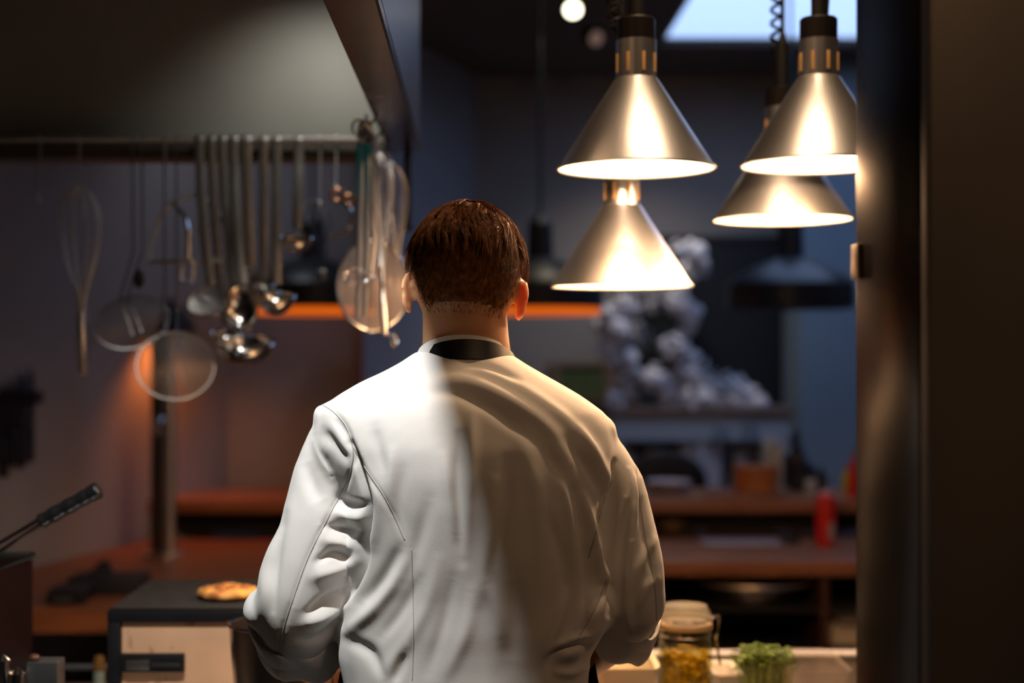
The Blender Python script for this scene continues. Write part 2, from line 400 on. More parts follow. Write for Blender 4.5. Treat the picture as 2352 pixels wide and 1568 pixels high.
heat_lamp(1428, 657, 2.52, 'lower heat lamp hanging directly beneath and behind another whole cone', 13, coil_dx=-.012, coil_from=.25)
heat_lamp(1880, 378, 2.33, 'upper heat lamp with its cone partly hidden by the steel cabinet', 13, coil_dx=.03, coil_from=.30)
heat_lamp(1797, 504, 2.59, 'lower heat lamp behind the cone that touches the steel cabinet', 13, coil_dx=-.004, coil_from=.10)

# ------------------------------------------------------------------ black pendants over the bar
M_orange = mat('pendant_glow', (1, .35, .05), .6, emit=(1, .16, .006), estr=.7)
M_dome = mat('pendant_black', (.016, .018, .022), .42, var=.1)
def pendant(px, lit, label):
    Y = 5.25; c = P(px, 700, Y); R = 145 * Y / F
    t = thing('pendant_lamp', label, 'lamp', c, 'black pendant lamps over the bar')
    part(MB().shell([(R, -.012), (R, .075), (R * .9, .10), (R * .55, .145), (.05, .175), (.045, .30), (.02, .33), (0, .335)], .006, c, 48), 'shade', M_dome, t)
    part(MB().cyl(c + Vector((0, 0, .32)), Vector((c.x, c.y, CEIL)), .006, 8), 'cable', M_black, t)
    if lit:
        part(MB().lathe([(R * .955, .05), (R * .955, -.030), (R * .94, -.034), (R * .935, -.030), (R * .935, .05)], c, 48, caps=False), 'diffuser', M_orange, t, label='glowing orange band')
        part(MB().lathe([(R * .93, -.022), (R * .93, -.026), (0, -.026)], c, 48), 'glow_blocker', M_black, t)  # black underside added to cut the band's orange spill
        light('pendant_light', 'POINT', c + Vector((0, 0, -.09)), .12, (1, .42, .12), .05)
    else:
        part(MB().lathe([(R * .955, .05), (R * .955, -.012), (R * .9, -.016), (0, -.018)], c, 48), 'diffuser', M_black, t)
pendant(718, True, 'wide black pendant lamp with an orange glow, behind the hanging ladles')
pendant(1240, True, 'wide black pendant lamp with an orange glow, behind the head of the cook')
pendant(1815, False, 'unlit wide black pendant lamp hanging in front of the blue-lit wall')
# ------------------------------------------------------------------ the cook
YC = 1.92
cook = thing('person', 'man in a white double-stitched jacket with short brown hair, seen from behind', 'person', (X_(1080, YC), YC, 0))
def solid(mb, name, voxel, smooth_it=3, sub=0):
    me = mb.mesh(name + '_src', True)
    o = bpy.data.objects.new(name + '_src', me); COL.objects.link(o)
    r = o.modifiers.new('r', 'REMESH'); r.mode = 'VOXEL'; r.voxel_size = voxel; r.use_smooth_shade = True
    if smooth_it:
        s = o.modifiers.new('s', 'SMOOTH'); s.factor = .5; s.iterations = smooth_it
    if sub:
        u = o.modifiers.new('u', 'SUBSURF'); u.levels = sub; u.render_levels = sub
    dg = bpy.context.evaluated_depsgraph_get(); dg.update()
    new = bpy.data.meshes.new_from_object(o.evaluated_get(dg)); bpy.data.objects.remove(o); new.name = name
    return new
def coords(me):
    a = np.empty(len(me.vertices) * 3); me.vertices.foreach_get('co', a); return a.reshape(-1, 3)
def normals(me):
    a = np.empty(len(me.vertices) * 3); me.vertices.foreach_get('normal', a); return a.reshape(-1, 3)
def setco(me, a): me.vertices.foreach_set('co', a.ravel()); me.update()
def link_mesh(me, name, m, parent, label=None, kind=None):
    if me.materials: me.materials.clear()
    me.materials.append(m); o = bpy.data.objects.new(name, me); COL.objects.link(o)
    off = Vector((0, 0, 0)); q = parent
    while q is not None: off += Vector(q.location); q = q.parent
    me.transform(Matrix.Translation(-off)); o.parent = parent
    me.shade_smooth()
    if label: o['label'] = label
    if kind: o['kind'] = kind
    return o
def ring(cx, cy, z, a, b, n=48, p=2.4, back=1.0):
    out = []
    for k in range(n):
        t = 2 * PI * k / n; c, s = math.cos(t), math.sin(t)
        out.append((cx + a * math.copysign(abs(c) ** (2 / p), c), cy + b * math.copysign(abs(s) ** (2 / p), s), z))
    return out
def torso(mb, grow=0.0, rows=None):
    rings = []
    for (py, l, r, yc, hd) in rows:
        z = Z_(py, YC); xl, xr = X_(l, YC) - grow, X_(r, YC) + grow
        rings.append(ring((xl + xr) / 2, yc, z, (xr - xl) / 2, hd + grow))
    mb.loft(rings)
TORSO = [(806, 962, 1158, 1.945, .056), (818, 945, 1178, 1.942, .066), (832, 925, 1198, 1.937, .076), (850, 893, 1226, 1.932, .086), (880, 828, 1278, 1.928, .099),
         (905, 785, 1322, 1.926, .108), (925, 757, 1352, 1.925, .114), (945, 740, 1380, 1.925, .119), (975, 735, 1398, 1.924, .124), (1020, 742, 1405, 1.922, .130), (1080, 775, 1404, 1.922, .135), (1150, 800, 1402, 1.924, .137),
         (1250, 812, 1396, 1.927, .135), (1350, 803, 1396, 1.930, .132), (1420, 792, 1396, 1.930, .132), (1462, 786, 1372, 1.930, .130),
         (1500, 784, 1350, 1.930, .130), (1570, 796, 1342, 1.930, .134), (1650, 795, 1340, 1.93, .138), (1760, 780, 1350, 1.93, .142), (1980, 762, 1372, 1.93, .150)]
def limb(mb, pts, n=20, flat=1.0):
    """pts: (point, radius); smooth tapering tube"""
    c = smoothpath([p for p, r in pts], 5); rr = np.interp(np.linspace(0, len(pts) - 1, len(c)), range(len(pts)), [r for p, r in pts])
    mb.tube(c, list(rr), n, flat=flat); mb.ell(c[0], rr[0], n, 10); mb.ell(c[-1], rr[-1], n, 10)
sc = YC / F
LARM = [(P(775, 992, 1.925), 58 * sc), (P(757, 1085, 1.922), 84 * sc), (P(745, 1190, 1.92), 99 * sc), (P(720, 1290, 1.92), 105 * sc), (P(697, 1360, 1.922), 105 * sc), (P(688, 1396, 1.926), 101 * sc), (P(684, 1428, 1.940), 92 * sc), (P(683, 1450, 1.968), 80 * sc)]
RARM = [(P(1372, 1020, 1.925), 46 * sc), (P(1404, 1085, 1.920), 62 * sc), (P(1433, 1180, 1.915), 64 * sc), (P(1453, 1290, 1.912), 69 * sc), (P(1455, 1345, 1.915), 70 * sc), (P(1452, 1372, 1.922), 74 * sc), (P(1445, 1398, 1.940), 68 * sc), (P(1438, 1416, 1.965), 60 * sc)]
LH, RH = P(786, 1498, 2.165), P(1258, 1560, 2.19)       # the wrists

# --- head in its own frame, then tilted
HC = P(1071, 628, 1.965)
HR = (Matrix.Rotation(math.radians(4), 4, 'Y') @ Matrix.Rotation(math.radians(-14), 4, 'X')).to_3x3()
RH3 = np.array([list(r) for r in HR])
def H(p): return HC + HR @ Vector(p)
body = MB()
body.ell(H((0, 0, .006)), (.0745, .096, .090), 40, 28, RH3)
body.ell(H((0, -.012, -.03)), (.066, .072, .06), 32, 20, RH3)
body.ell(H((0, .040, -.060)), (.055, .058, .066), 32, 20, RH3)
body.ell(H((0, .072, -.100)), (.026, .024, .022), 20, 12, RH3)                    # chin
body.ell(H((0, .098, -.035)), (.011, .022, .018), 16, 10, RH3).ell(H((0, .092, -.010)), (.008, .012, .026), 16, 10, RH3)
body.ell(H((0, .088, -.072)), (.022, .014, .006), 16, 10, RH3).ell(H((0, .087, -.081)), (.019, .014, .007), 16, 10, RH3)
body.ell(H((0, .082, .012)), (.05, .014, .010), 20, 10, RH3)                       # brow
def bez_ear(sd):
    # auricle: flat tilted disc, rim roll, lobe
    o = Vector((sd * .0775, -.006, -.034))
    A = Matrix(((sd * .62, -.05, 0), (-.55, .0, 0), (0, 0, 1)))
    u = Vector((sd * .44, -.90, 0)).normalized(); w = Vector((0, .18, 1)).normalized()
    rim = []
    for i in range(25):
        a = -1.9 + 4.6 * i / 24
        rad = (.0165, .0265)
        rim.append(o + u * (rad[0] * math.cos(a) * (1.0 if math.sin(a) > 0 else .75)) + w * (rad[1] * math.sin(a)))
    body.tube([H(p) for p in rim], .0042, 8)
    nn = u.cross(w).normalized(); M3 = HR @ Matrix((u, nn, w)).transposed()
    R3 = np.array([list(r) for r in M3])
    body.ell(H(o), (.0150, .0040, .025), 20, 12, R3)
    body.ell(H(o + w * -.023 - u * .005), (.0075, .0045, .009), 14, 8, R3)
bez_ear(-1); bez_ear(1)
nk0, nk1 = H((0, -.014, -.045)), P(1072, 835, 1.945)
body.tube([nk0, nk0.lerp(nk1, .5), nk1, nk1 + Vector((0, 0, -.06))], [.057, .0585, .062, .075], 28)
torso(body, -.014, [r for r in TORSO if r[0] > 830] + [(2080, 775, 1360, 1.93, .125)])
for arm in (LARM, RARM):
    limb(body, [(p, max(.018, r * .66)) for p, r in arm[:-2]])
def hand(wrist, elbow, sd):
    limb(body, [(elbow, .031), (elbow.lerp(wrist, .3), .037), (elbow.lerp(wrist, .75), .033), (wrist, .027)], 18)
    f = (wrist - elbow).normalized(); f = (f + Vector((0, .25, -.35))).normalized()
    side = f.cross(Vector((0, 0, 1))).normalized(); upv = side.cross(f).normalized()
    th = -sd                                             # thumbs point to the middle
    R3 = np.array([list(r) for r in Matrix((side, f, upv)).transposed()])
    pc = wrist + f * .048
    body.ell(pc, (.041, .056, .0155), 22, 14, R3)
    for i, (off, ln) in enumerate(((-.030, .078), (-.010, .088), (.011, .082), (.031, .064))):
        if sd < 0: off = -off
        b0 = pc + side * off + f * .038
        j = [b0]; dcur = f.copy()
        for k, frac in enumerate((.46, .30, .24)):
            q = Matrix.Rotation(-(.35 + .28 * k), 3, side); dcur = q @ dcur
            j.append(j[-1] + dcur * ln * frac)
        body.tube([pc + side * off * .7] + j, [.0095, .0095, .0088, .008, .0066], 10); body.ell(j[-1], .0068, 10, 8)
    tb = wrist + f * .022 + side * (.028 * sd * -1) 
    t1 = tb + (f * .5 + side * (-sd) * .8 - upv * .35).normalized() * .04; t2 = t1 + (f * .95 + side * (-sd) * .1 - upv * .3).normalized() * .032
    t3 = t2 + (f * .9 + side * (sd) * .25 - upv * .3).normalized() * .025
    body.tube([tb, t1, t2, t3], [.015, .0125, .010, .0078], 12); body.ell(t3, .008, 10, 8)
hand(LH, P(688, 1468, 1.97), -1); hand(RH, P(1432, 1440, 1.97), 1)
hipz = .93
for sd, cx in ((-1, X_(960, YC)), (1, X_(1190, YC))):
    limb(body, [(Vector((cx, 1.93, hipz)), .095), (Vector((cx, 1.93, .72)), .082), (Vector((cx + sd * .01, 1.94, .50)), .058), (Vector((cx + sd * .012, 1.92, .32)), .055), (Vector((cx + sd * .012, 1.91, .10)), .038)], 20)
    body.ell((cx + sd * .015, 1.965, .05), (.042, .115, .038), 20, 12)
M_skin = mat('skin', (.62, .33, .18), .45, var=.12, scale=25, sss=.9, bump=.12, bscale=260)
bme = solid(body, 'body', .0038, 4)
# ears keep their thickness; the rest is light skin
bodyo = link_mesh(bme, 'body', M_skin, cook)
eyes = MB()
for sd in (-1, 1): eyes.ell(H((sd * .031, .0805, -.008)), .0115, 16, 10)
part(eyes, 'eyes', mat('eye_white', (.8, .78, .75), .2), bodyo)

# --- jacket
jm = MB(); torso(jm, .004, TORSO); limb(jm, LARM, 28); limb(jm, RARM, 28, 1.18)
# rounded sleeve heads and the loose cloth over the elbow and the waist
jm.ell(P(772, 985, 1.925), (52 * sc, .060, 60 * sc), 24, 16); jm.ell(P(1372, 1018, 1.925), (44 * sc, .056, 56 * sc), 24, 16)
jm.ell(P(602, 1398, 1.95), (42 * sc, .05, 50 * sc), 20, 14)
jm.ell(P(1345, 1395, 1.87), (55 * sc, .05, 62 * sc), 20, 14); jm.ell(P(1270, 1475, 1.85), (78 * sc, .045, 45 * sc), 20, 14)
jm.ell(P(744, 956, 1.925), (25 * sc, .042, 31 * sc), 20, 14); jm.ell(P(1396, 986, 1.925), (22 * sc, .042, 27 * sc), 20, 14)
jme = solid(jm, 'jacket', .0058, 6, 1)
V = coords(jme); Nn = normals(jme)
px = VX + F * V[:, 0] / V[:, 1]; py = VY - F * (V[:, 2] - CZ) / V[:, 1]
def fold(path, w, amp, taper=True, prof='g'):
    """signed height field of a fold along a path of picture points on the back of the jacket, millimetres"""
    pts = np.array([[p.x, p.y] for p in smoothpath([(a, b, 0) for a, b in path], 6)])
    best = np.full(len(px), 1e9); tt = np.zeros(len(px)); L = np.concatenate([[0], np.cumsum(np.linalg.norm(np.diff(pts, axis=0), axis=1))])
    lo = pts.min(0) - 4 * w; hi = pts.max(0) + 4 * w
    sel = np.where((px > lo[0]) & (px < hi[0]) & (py > lo[1]) & (py < hi[1]) & (V[:, 1] < 1.99))[0]
    if not len(sel): return np.zeros(len(px))
    q = np.stack([px[sel], py[sel]], 1); bd = np.full(len(sel), 1e9); bt = np.zeros(len(sel))
    for i in range(len(pts) - 1):
        a, b = pts[i], pts[i + 1]; ab = b - a; l2 = ab @ ab
        if l2 < 1e-9: continue
        u = np.clip(((q - a) @ ab) / l2, 0, 1); d = np.linalg.norm(q - a - u[:, None] * ab, axis=1)
        m = d < bd; bd[m] = d[m]; bt[m] = (L[i] + u[m] * np.sqrt(l2)) / L[-1]
    h = np.exp(-(bd / w) ** 2)
    if taper: h *= np.clip(np.sin(PI * np.clip(bt * .92 + .04, 0, 1)), 0, 1) ** .6
    out = np.zeros(len(px)); out[sel] = h * amp
    return out
D = np.zeros(len(px))
R_ = lambda pth, w, a: fold(pth, w, a)
FOLDS = [
 # creases between the sleeves and the back (deep)
 ([(803, 1020), (836, 1105), (848, 1152), (846, 1190), (837, 1235), (836, 1280), (818, 1330), (795, 1380)], 9, -13),
 ([(826, 1060), (862, 1130), (868, 1190), (858, 1250)], 16, 4),
 ([(1410, 1062), (1408, 1130), (1401, 1200), (1396, 1300), (1394, 1410)], 8, -12),
 ([(1445, 1080), (1440, 1130), (1425, 1190), (1403, 1260), (1378, 1330)], 9, 5),
 ([(1462, 1100), (1452, 1200), (1446, 1300), (1443, 1400), (1448, 1460)], 11, 6),
 ([(1475, 1150), (1480, 1230), (1490, 1300)], 10, -4),
 ([(1500, 1240), (1470, 1300), (1462, 1350)], 10, 3.5), ([(1505, 1330), (1480, 1350), (1465, 1400)], 12, 4),
 # left sleeve: crescent wrinkles on the inner side
 ([(775, 1140), (800, 1158), (838, 1160)], 10, -5), ([(765, 1178), (800, 1185), (842, 1192)], 13, 5),
 ([(752, 1208), (785, 1216), (828, 1222)], 9, -5.5), ([(745, 1240), (785, 1248), (818, 1258)], 14, 5),
 ([(728, 1290), (765, 1270), (800, 1282)], 9, -5), ([(722, 1325), (765, 1310), (815, 1290)], 15, 5),
 ([(708, 1405), (745, 1378), (790, 1352)], 10, -6), ([(700, 1432), (745, 1412), (792, 1385)], 13, 6),
 ([(690, 1470), (735, 1460), (778, 1425)], 10, -5), ([(745, 990), (770, 1030), (800, 1060)], 12, -4), ([(725, 1000), (745, 1060), (775, 1105)], 16, 4.5),
 ([(768, 960), (788, 990), (803, 1022)], 9, -3), ([(700, 1060), (715, 1110), (735, 1150)], 18, -3),
 ([(640, 1225), (612, 1300), (607, 1370), (598, 1420)], 14, 4), ([(655, 1180), (634, 1290), (628, 1400)], 10, -3),
 # back: drape from the shoulders
 ([(1010, 868), (1080, 880), (1170, 920), (1260, 985), (1300, 1060)], 17, 5), ([(990, 900), (1060, 905), (1140, 945), (1220, 1010)], 15, -4),
 ([(1110, 850), (1200, 895), (1300, 965), (1370, 1040)], 16, 3.5), ([(1060, 830), (1130, 845), (1190, 875)], 9, -3.5), ([(1330, 990), (1372, 1060), (1400, 1110)], 14, 4.5),
 ([(1300, 1010), (1352, 1080), (1385, 1150)], 12, -4.5), ([(1240, 1020), (1310, 1120), (1345, 1220)], 14, -3),
 ([(1085, 950), (1083, 1060), (1075, 1160), (1068, 1270)], 13, 5), ([(1055, 1000), (1052, 1100), (1058, 1200), (1062, 1290)], 13, -5),
 ([(1020, 1050), (1035, 1150), (1048, 1230)], 13, 4), ([(1135, 1110), (1128, 1200), (1115, 1290), (1100, 1380)], 17, 4.5), ([(1165, 1060), (1160, 1170), (1140, 1290)], 16, -4),
 ([(1195, 990), (1230, 1120), (1245, 1260), (1240, 1400)], 20, 4), ([(1120, 1340), (1140, 1400), (1150, 1470)], 16, 5), ([(1180, 1330), (1190, 1420), (1180, 1520)], 24, -6),
 ([(1342, 1140), (1358, 1220), (1370, 1290), (1388, 1360), (1395, 1420)], 12, 7), ([(1320, 1130), (1335, 1230), (1345, 1320), (1340, 1420)], 13, -5),
 ([(1385, 1440), (1330, 1465), (1272, 1490)], 9, 5), ([(1350, 1475), (1300, 1490), (1262, 1515), (1258, 1540)], 12, -9), ([(1300, 1360), (1280, 1430), (1255, 1500), (1250, 1560)], 11, 5),
 ([(1345, 1530), (1305, 1545), (1265, 1540)], 10, 4.5),
 ([(940, 1275), (905, 1340), (860, 1400), (800, 1450)], 16, 6), ([(920, 1260), (880, 1330), (835, 1385)], 15, -5), ([(960, 1330), (925, 1400), (880, 1460)], 14, -4),
 ([(985, 1150), (960, 1250), (930, 1330)], 18, -4), ([(1005, 1290), (980, 1390), (930, 1480), (880, 1550)], 17, 4), ([(1040, 1330), (1020, 1430), (985, 1540)], 16, -4), ([(1085, 1360), (1070, 1450), (1020, 1560)], 18, 4.5),
 ([(925, 1080), (920, 1160), (935, 1235)], 14, -3), ([(900, 1040), (898, 1110), (905, 1180)], 13, 3), ([(860, 985), (870, 1040), (885, 1090)], 14, -2.5),
 ([(1255, 1180), (1290, 1280), (1300, 1380)], 15, -3.5), ([(1290, 1080), (1310, 1180), (1322, 1300)], 12, 3.5), ([(800, 1470), (850, 1500), (880, 1560)], 14, -4), ([(930, 1500), (905, 1568)], 12, -6),
]
for pth, w, a in FOLDS: D += fold(pth, w, a)
# seams: shallow grooves
SEAMS = [
 [(738, 928), (767, 946), (793, 976), (808, 1014), (810, 1056), (795, 1110), (762, 1172), (710, 1275), (674, 1373), (651, 1445), (637, 1515)],
 [(811, 1026), (849, 1090), (890, 1152), (929, 1238)],
 [(945, 1262), (948, 1350), (950, 1450), (947, 1560)],
 [(1411, 966), (1432, 1005), (1458, 1060), (1467, 1130), (1480, 1220), (1494, 1290), (1505, 1360), (1508, 1425)],
 [(1405, 1105), (1385, 1150), (1372, 1210), (1352, 1280)],
 [(1394, 1330), (1365, 1400), (1325, 1470)],
]
for s in SEAMS: D += fold(s, 5, -1.6)
D += fold([(738, 928), (767, 946), (793, 976), (808, 1014)], 7, 2.2) * 0
amb = np.array([mnoise.noise(Vector((v[0] * 14, v[1] * 14, v[2] * 6))) * 2.2 + mnoise.noise(Vector((v[0] * 34 + 5, v[1] * 34, v[2] * 17))) * 1.0 for v in V])
front = np.clip((V[:, 1] - 1.93) / .06, 0, 1)
low = np.clip((py - 880) / 250, .25, 1)
D += amb * low
mid = np.clip(np.minimum((px - 840) / 80, (1330 - px) / 80), 0, 1) * np.clip((py - 1000) / 150, 0, 1)
V2 = V + Nn * ((D * (1.6 - .75 * mid))[:, None] * .001)
setco(jme, V2)
# soften the steps of the voxel grid once more
bmj = bmesh.new(); bmj.from_mesh(jme); bmesh.ops.smooth_vert(bmj, verts=bmj.verts, factor=.4, use_axis_x=True, use_axis_y=True, use_axis_z=True); bmj.to_mesh(jme); bmj.free()
M_jacket = mat('white_twill', (.80, .79, .77), .75, var=.03, scale=12, bump=.12, bscale=900, sheen=.25)
jb = BVHTree.FromPolygons([tuple(v) for v in coords(jme)], [tuple(p.vertices) for p in jme.polygons])
jacket = link_mesh(jme, 'jacket', M_jacket, cook, label='white cotton cook jacket with rolled sleeves')
M_seam = mat('seam_thread', (.55, .54, .52), .8)
EYE = Vector((0, 0, CZ))
for s in SEAMS:
    pts = []
    for q in smoothpath([(a, b, 0) for a, b in s], 8):
        dr = (P(q.x, q.y, 1.0) - EYE).normalized(); h = jb.ray_cast(EYE, dr)
        if h[0] is not None and h[0].y < 2.05: pts.append(h[0] - dr * .0002)
    if len(pts) > 2: part(MB().tube(pts, .0008, 5), 'seam', M_seam, jacket)
# rolled cuffs: thick wrapped bands at the ends of the sleeves
def cuff(arm, grow, turns, nm, push, rr):
    a, b = arm[-2][0], arm[-1][0]; d = (b - a).normalized(); d = Vector((.10 * grow, .70, -.71)).normalized(); r = rr * sc; b = b + d * push
    side = d.cross(Vector((0, 0, 1))).normalized(); upv = side.cross(d)
    mb = MB(); n = 56
    rings = []
    prof = [(-.018, .99), (-.024, 1.07), (-.022, 1.12), (-.010, 1.14), (.008, 1.12), (.012, 1.085), (.016, 1.12), (.034, 1.10), (.050, 1.03), (.054, .97), (.046, .90), (.01, .88)]
    for (t, k) in prof:
        rg = []
        for i in range(n):
            an = 2 * PI * i / n
            wob = 1 + .035 * math.sin(3 * an + t * 40) + .02 * math.sin(7 * an + 1.3) + .015 * math.sin(11 * an - t * 90)
            sk = .018 * math.sin(an + .8)
            rg.append(tuple(b + d * (t + sk + .006 * math.sin(5 * an)) + (side * math.cos(an) + upv * math.sin(an)) * (r * k * wob)))
        rings.append(rg)
    mb.loft(rings, caps=False)
    o = part(mb, 'cuff', M_jacket, jacket, sharp=0)
    sm = o.modifiers.new('sub', 'SUBSURF'); sm.levels = 1; sm.render_levels = 1
    return o
cuff(LARM, 1, 1, 'left', .006, 93); cuff(RARM, -1, 1, 'right', .014, 77)
for (cx, cy) in ((652, 1532), (618, 1500)):
    q = P(cx, cy, 1.90)
# buttons of the tab at the left cuff
h = jb.ray_cast(EYE, (P(601, 1490, 1.0) - EYE).normalized())
# --- collar and neck strap
M_strap = mat('black_strap', (.010, .010, .011), .5, var=.2)
def band(z0, z1, a0, a1, yc, b0, b1, cx, tilt, t, nm, m, lab, wob=0.0, arc_=PI * 2):
    n = 72; mb = MB(); prof = [(0, 0), (.33, 0), (.66, 0), (1, 0)]
    outr, innr = [], []
    for k in range(n):
        th = -PI / 2 + 2 * PI * k / n
        for side_, lst in ((0, outr), (1, innr)):
            col_ = []
            for u in (0, .2, .4, .6, .8, 1):
                a = a0 + (a1 - a0) * u - side_ * t; b = b0 + (b1 - b0) * u - side_ * t
                x = cx + a * math.cos(th); y = yc + b * math.sin(th)
                z = z0 + (z1 - z0) * u - tilt * (y - (yc - b)) + wob * math.sin(3 * th)
                col_.append((x, y, z))
            lst.append(col_)
    V = []; Fc = []
    for k in range(n):
        V += outr[k] + innr[k][::-1]
    for k in range(n):
        j = (k + 1) % n
        for i in range(12):
            i2 = (i + 1) % 12; Fc.append((k * 12 + i, k * 12 + i2, j * 12 + i2, j * 12 + i))
    mb.add(V, Fc); return part(mb, nm, m, jacket if nm == 'collar' else cook, label=lab, sharp=50)
NX = X_(1068, 1.94)
band(Z_(838, 1.87), Z_(768, 1.87), .0735, .0630, 1.948, .079, .067, NX - .002, .40, .004, 'collar', M_jacket, 'white stand collar')
strap = band(Z_(822, 1.87), Z_(778, 1.87), .0735, .0660, 1.948, .0845, .0735, NX + .0025, .38, .003, 'neck_strap', M_strap, 'black apron strap')
# --- apron (front), trousers, shoes
ap = MB(); rows = []
for z, hw, yy in ((1.42, .11, 2.052), (1.30, .16, 2.082), (1.18, .17, 2.085), (1.02, .20, 2.088), (.80, .21, 2.10), (.55, .20, 2.10)):
    rows.append([(X_(1075, YC) + hw * math.sin(a * 1.0), yy + .012 - .10 * (1 - math.cos(a)), z) for a in np.linspace(-1.45, 1.45, 21)])
vv = [p for r in rows for p in r]; back = [(x, y - .006, z) for (x, y, z) in vv]; n = 21
ff = [(i * n + k, i * n + k + 1, (i + 1) * n + k + 1, (i + 1) * n + k) for i in range(len(rows) - 1) for k in range(n - 1)]
ap.add(vv, ff); ap.add(back, [q[::-1] for q in ff])
apr = part(ap, 'apron', M_strap, cook, label='black apron', fix=False)
ws = MB(); rg = []
for k in range(60):
    a = 2 * PI * k / 60; rg.append((X_(1070, YC) + .176 * math.cos(a), 1.93 + .152 * math.sin(a), 1.02))
ws.tube(rg, .012, 8, closed=True, flat=.25); part(ws, 'tie', M_strap, apr)
tr = MB()
rg = [ring(X_(1070, YC), 1.93, z, .178, .146) for z in (1.06, .98, .88, .80)]
tr.loft(rg)
for sd, cx in ((-1, X_(960, YC)), (1, X_(1190, YC))):
    limb(tr, [(Vector((cx, 1.93, .90)), .112), (Vector((cx, 1.93, .72)), .097), (Vector((cx + sd * .01, 1.94, .48)), .076), (Vector((cx + sd * .012, 1.925, .30)), .07), (Vector((cx + sd * .012, 1.92, .075)), .062)], 24)
link_mesh(solid(tr, 'trousers', .009, 4), 'trousers', mat('black_trousers', (.02, .02, .022), .8), cook)
for sd, cx in ((-1, X_(960, YC)), (1, X_(1190, YC))):
    s_ = MB().ell((cx + sd * .015, 1.97, .052), (.05, .125, .045), 24, 14).box((cx + sd * .015 - .045, 1.86, 0), (cx + sd * .015 + .045, 2.08, .03), .01)
    link_mesh(solid(s_, 'shoe', .006, 3), 'shoe', M_blackgloss, cook)

# --- hair: a thin cap over the scalp and single strands
bb = BVHTree.FromPolygons([tuple(v.co + Vector(cook.location)) for v in bme.vertices], [tuple(p.vertices) for p in bme.polygons])
HI = HR.inverted()
def loc(p): return HI @ (Vector(p) - HC)
def scalp(l):
    """height above the hairline, metres (positive = hair grows)"""
    ang = math.atan2(abs(l.x), -l.y)          # 0 at the back, pi at the face
    if ang < .85: line = -.092
    elif ang < 1.30: line = -.092 + (ang - .85) / .45 * .062
    elif ang < 1.9: line = -.030 + (ang - 1.30) * .01
    else: line = -.02 + min(1, (ang - 1.9) / .5) * .085
    return l.z - line
co = [loc(v.co + Vector(cook.location)) for v in bme.vertices]
cap_idx = {}
near = [i for i, l in enumerate(co) if l.length < .13 and scalp(l) > .030 and not (abs(l.x) > .0765 and l.z < .0)]
ns = set(near); capv = []; capf = []
for i in near:
    cap_idx[i] = len(capv); lift = min(.002, .0003 + max(0, scalp(co[i]) - .030) * .05)
    capv.append(tuple(bme.vertices[i].co + Vector(cook.location) + bme.vertices[i].normal * lift))
for p in bme.polygons:
    if all(v in ns for v in p.vertices): capf.append(tuple(cap_idx[v] for v in p.vertices))
hairmb = MB(); hairmb.add(capv, capf)
WH = Vector((-.006, -.012, .096))             # the whorl
SV = []; SF = []
def strand(path, r0):
    b = len(SV); m = len(path)
    for i, p in enumerate(path):
        t = (path[min(i + 1, m - 1)] - path[max(i - 1, 0)]).normalized()
        u = t.orthogonal().normalized(); w = t.cross(u); r = r0 * (1 - .8 * i / (m - 1))
        for k in range(3):
            a = 2 * PI * k / 3; q = p + u * (r * math.cos(a)) + w * (r * math.sin(a)); SV.append(tuple(q))
    for i in range(m - 1):
        for k in range(3):
            SF.append((b + i * 3 + k, b + i * 3 + (k + 1) % 3, b + (i + 1) * 3 + (k + 1) % 3, b + (i + 1) * 3 + k))
rnd = random.Random(11)
def root():
    z = rnd.uniform(-.75, 1); a = rnd.uniform(0, 2 * PI); s = math.sqrt(1 - z * z)
    dl = Vector((s * math.cos(a), s * math.sin(a), z)); o = H(tuple(dl * .25)); h = bb.ray_cast(o, (HC - o).normalized())
    if h[0] is None: return None
    return loc(h[0]), HI @ h[1]
def ELL(v): return Vector((v.x / .0745, v.y / .096, (v.z - .006) / .090))
# long top layer, grown in tufts
ng = 0; TOPZ = .030
while ng < 620:
    q = root()
    if q is None: continue
    l, n_l = q
    if l.z < TOPZ or l.y > .085 or l.length > .125: continue
    away = l - WH; away.z = 0; away = away - n_l * away.dot(n_l)
    away = away.normalized() if away.length > 1e-4 else Vector((1, 0, 0))
    cn = Vector((rnd.gauss(0, 1), rnd.gauss(0, 1), rnd.gauss(0, .5))) * .30
    d = (away + cn + n_l * .35).normalized(); ln = rnd.uniform(.034, .056) * (1.0 if l.z > .05 else .85); step = ln / 7
    layer = rnd.uniform(0, 1)
    gp = [l.copy()]; cur = l.copy()
    for k in range(7):
        cur = cur + d * step
        e = ELL(cur); nn = Vector((e.x / .0745, e.y / .096, e.z / .09)).normalized()
        d = (d - nn * d.dot(nn) * .5 + Vector((0, 0, -.16)) + away * .03).normalized()
        side = 1 - max(0, min(1, (cur.z - .02) / .075))
        tgt = 1.035 + (.03 + .105 * side) * min(1, (k + 1) / 3) * (.45 + .55 * layer)
        cap_ = tgt + .03
        if e.length < tgt: f_ = tgt / max(e.length, .01)
        elif e.length > cap_: f_ = cap_ / e.length
        else: f_ = 1
        cur = Vector((cur.x * f_, cur.y * f_, (cur.z - .006) * f_ + .006)); gp.append(cur.copy())
    for c in range(14):
        off = Vector((rnd.gauss(0, 1), rnd.gauss(0, 1), rnd.gauss(0, 1))) * .0030; off -= n_l * off.dot(n_l)
        cut = rnd.choice((6, 7, 8, 8)); tw_ = Vector((rnd.gauss(0, 1), rnd.gauss(0, 1), rnd.gauss(0, 1))) * .0012
        strand([H(tuple(g + off * (1 - .80 * i / 7) + tw_ * (i / 7) ** 2)) for i, g in enumerate(gp[:cut])], rnd.uniform(.00034, .00050))
    ng += 1
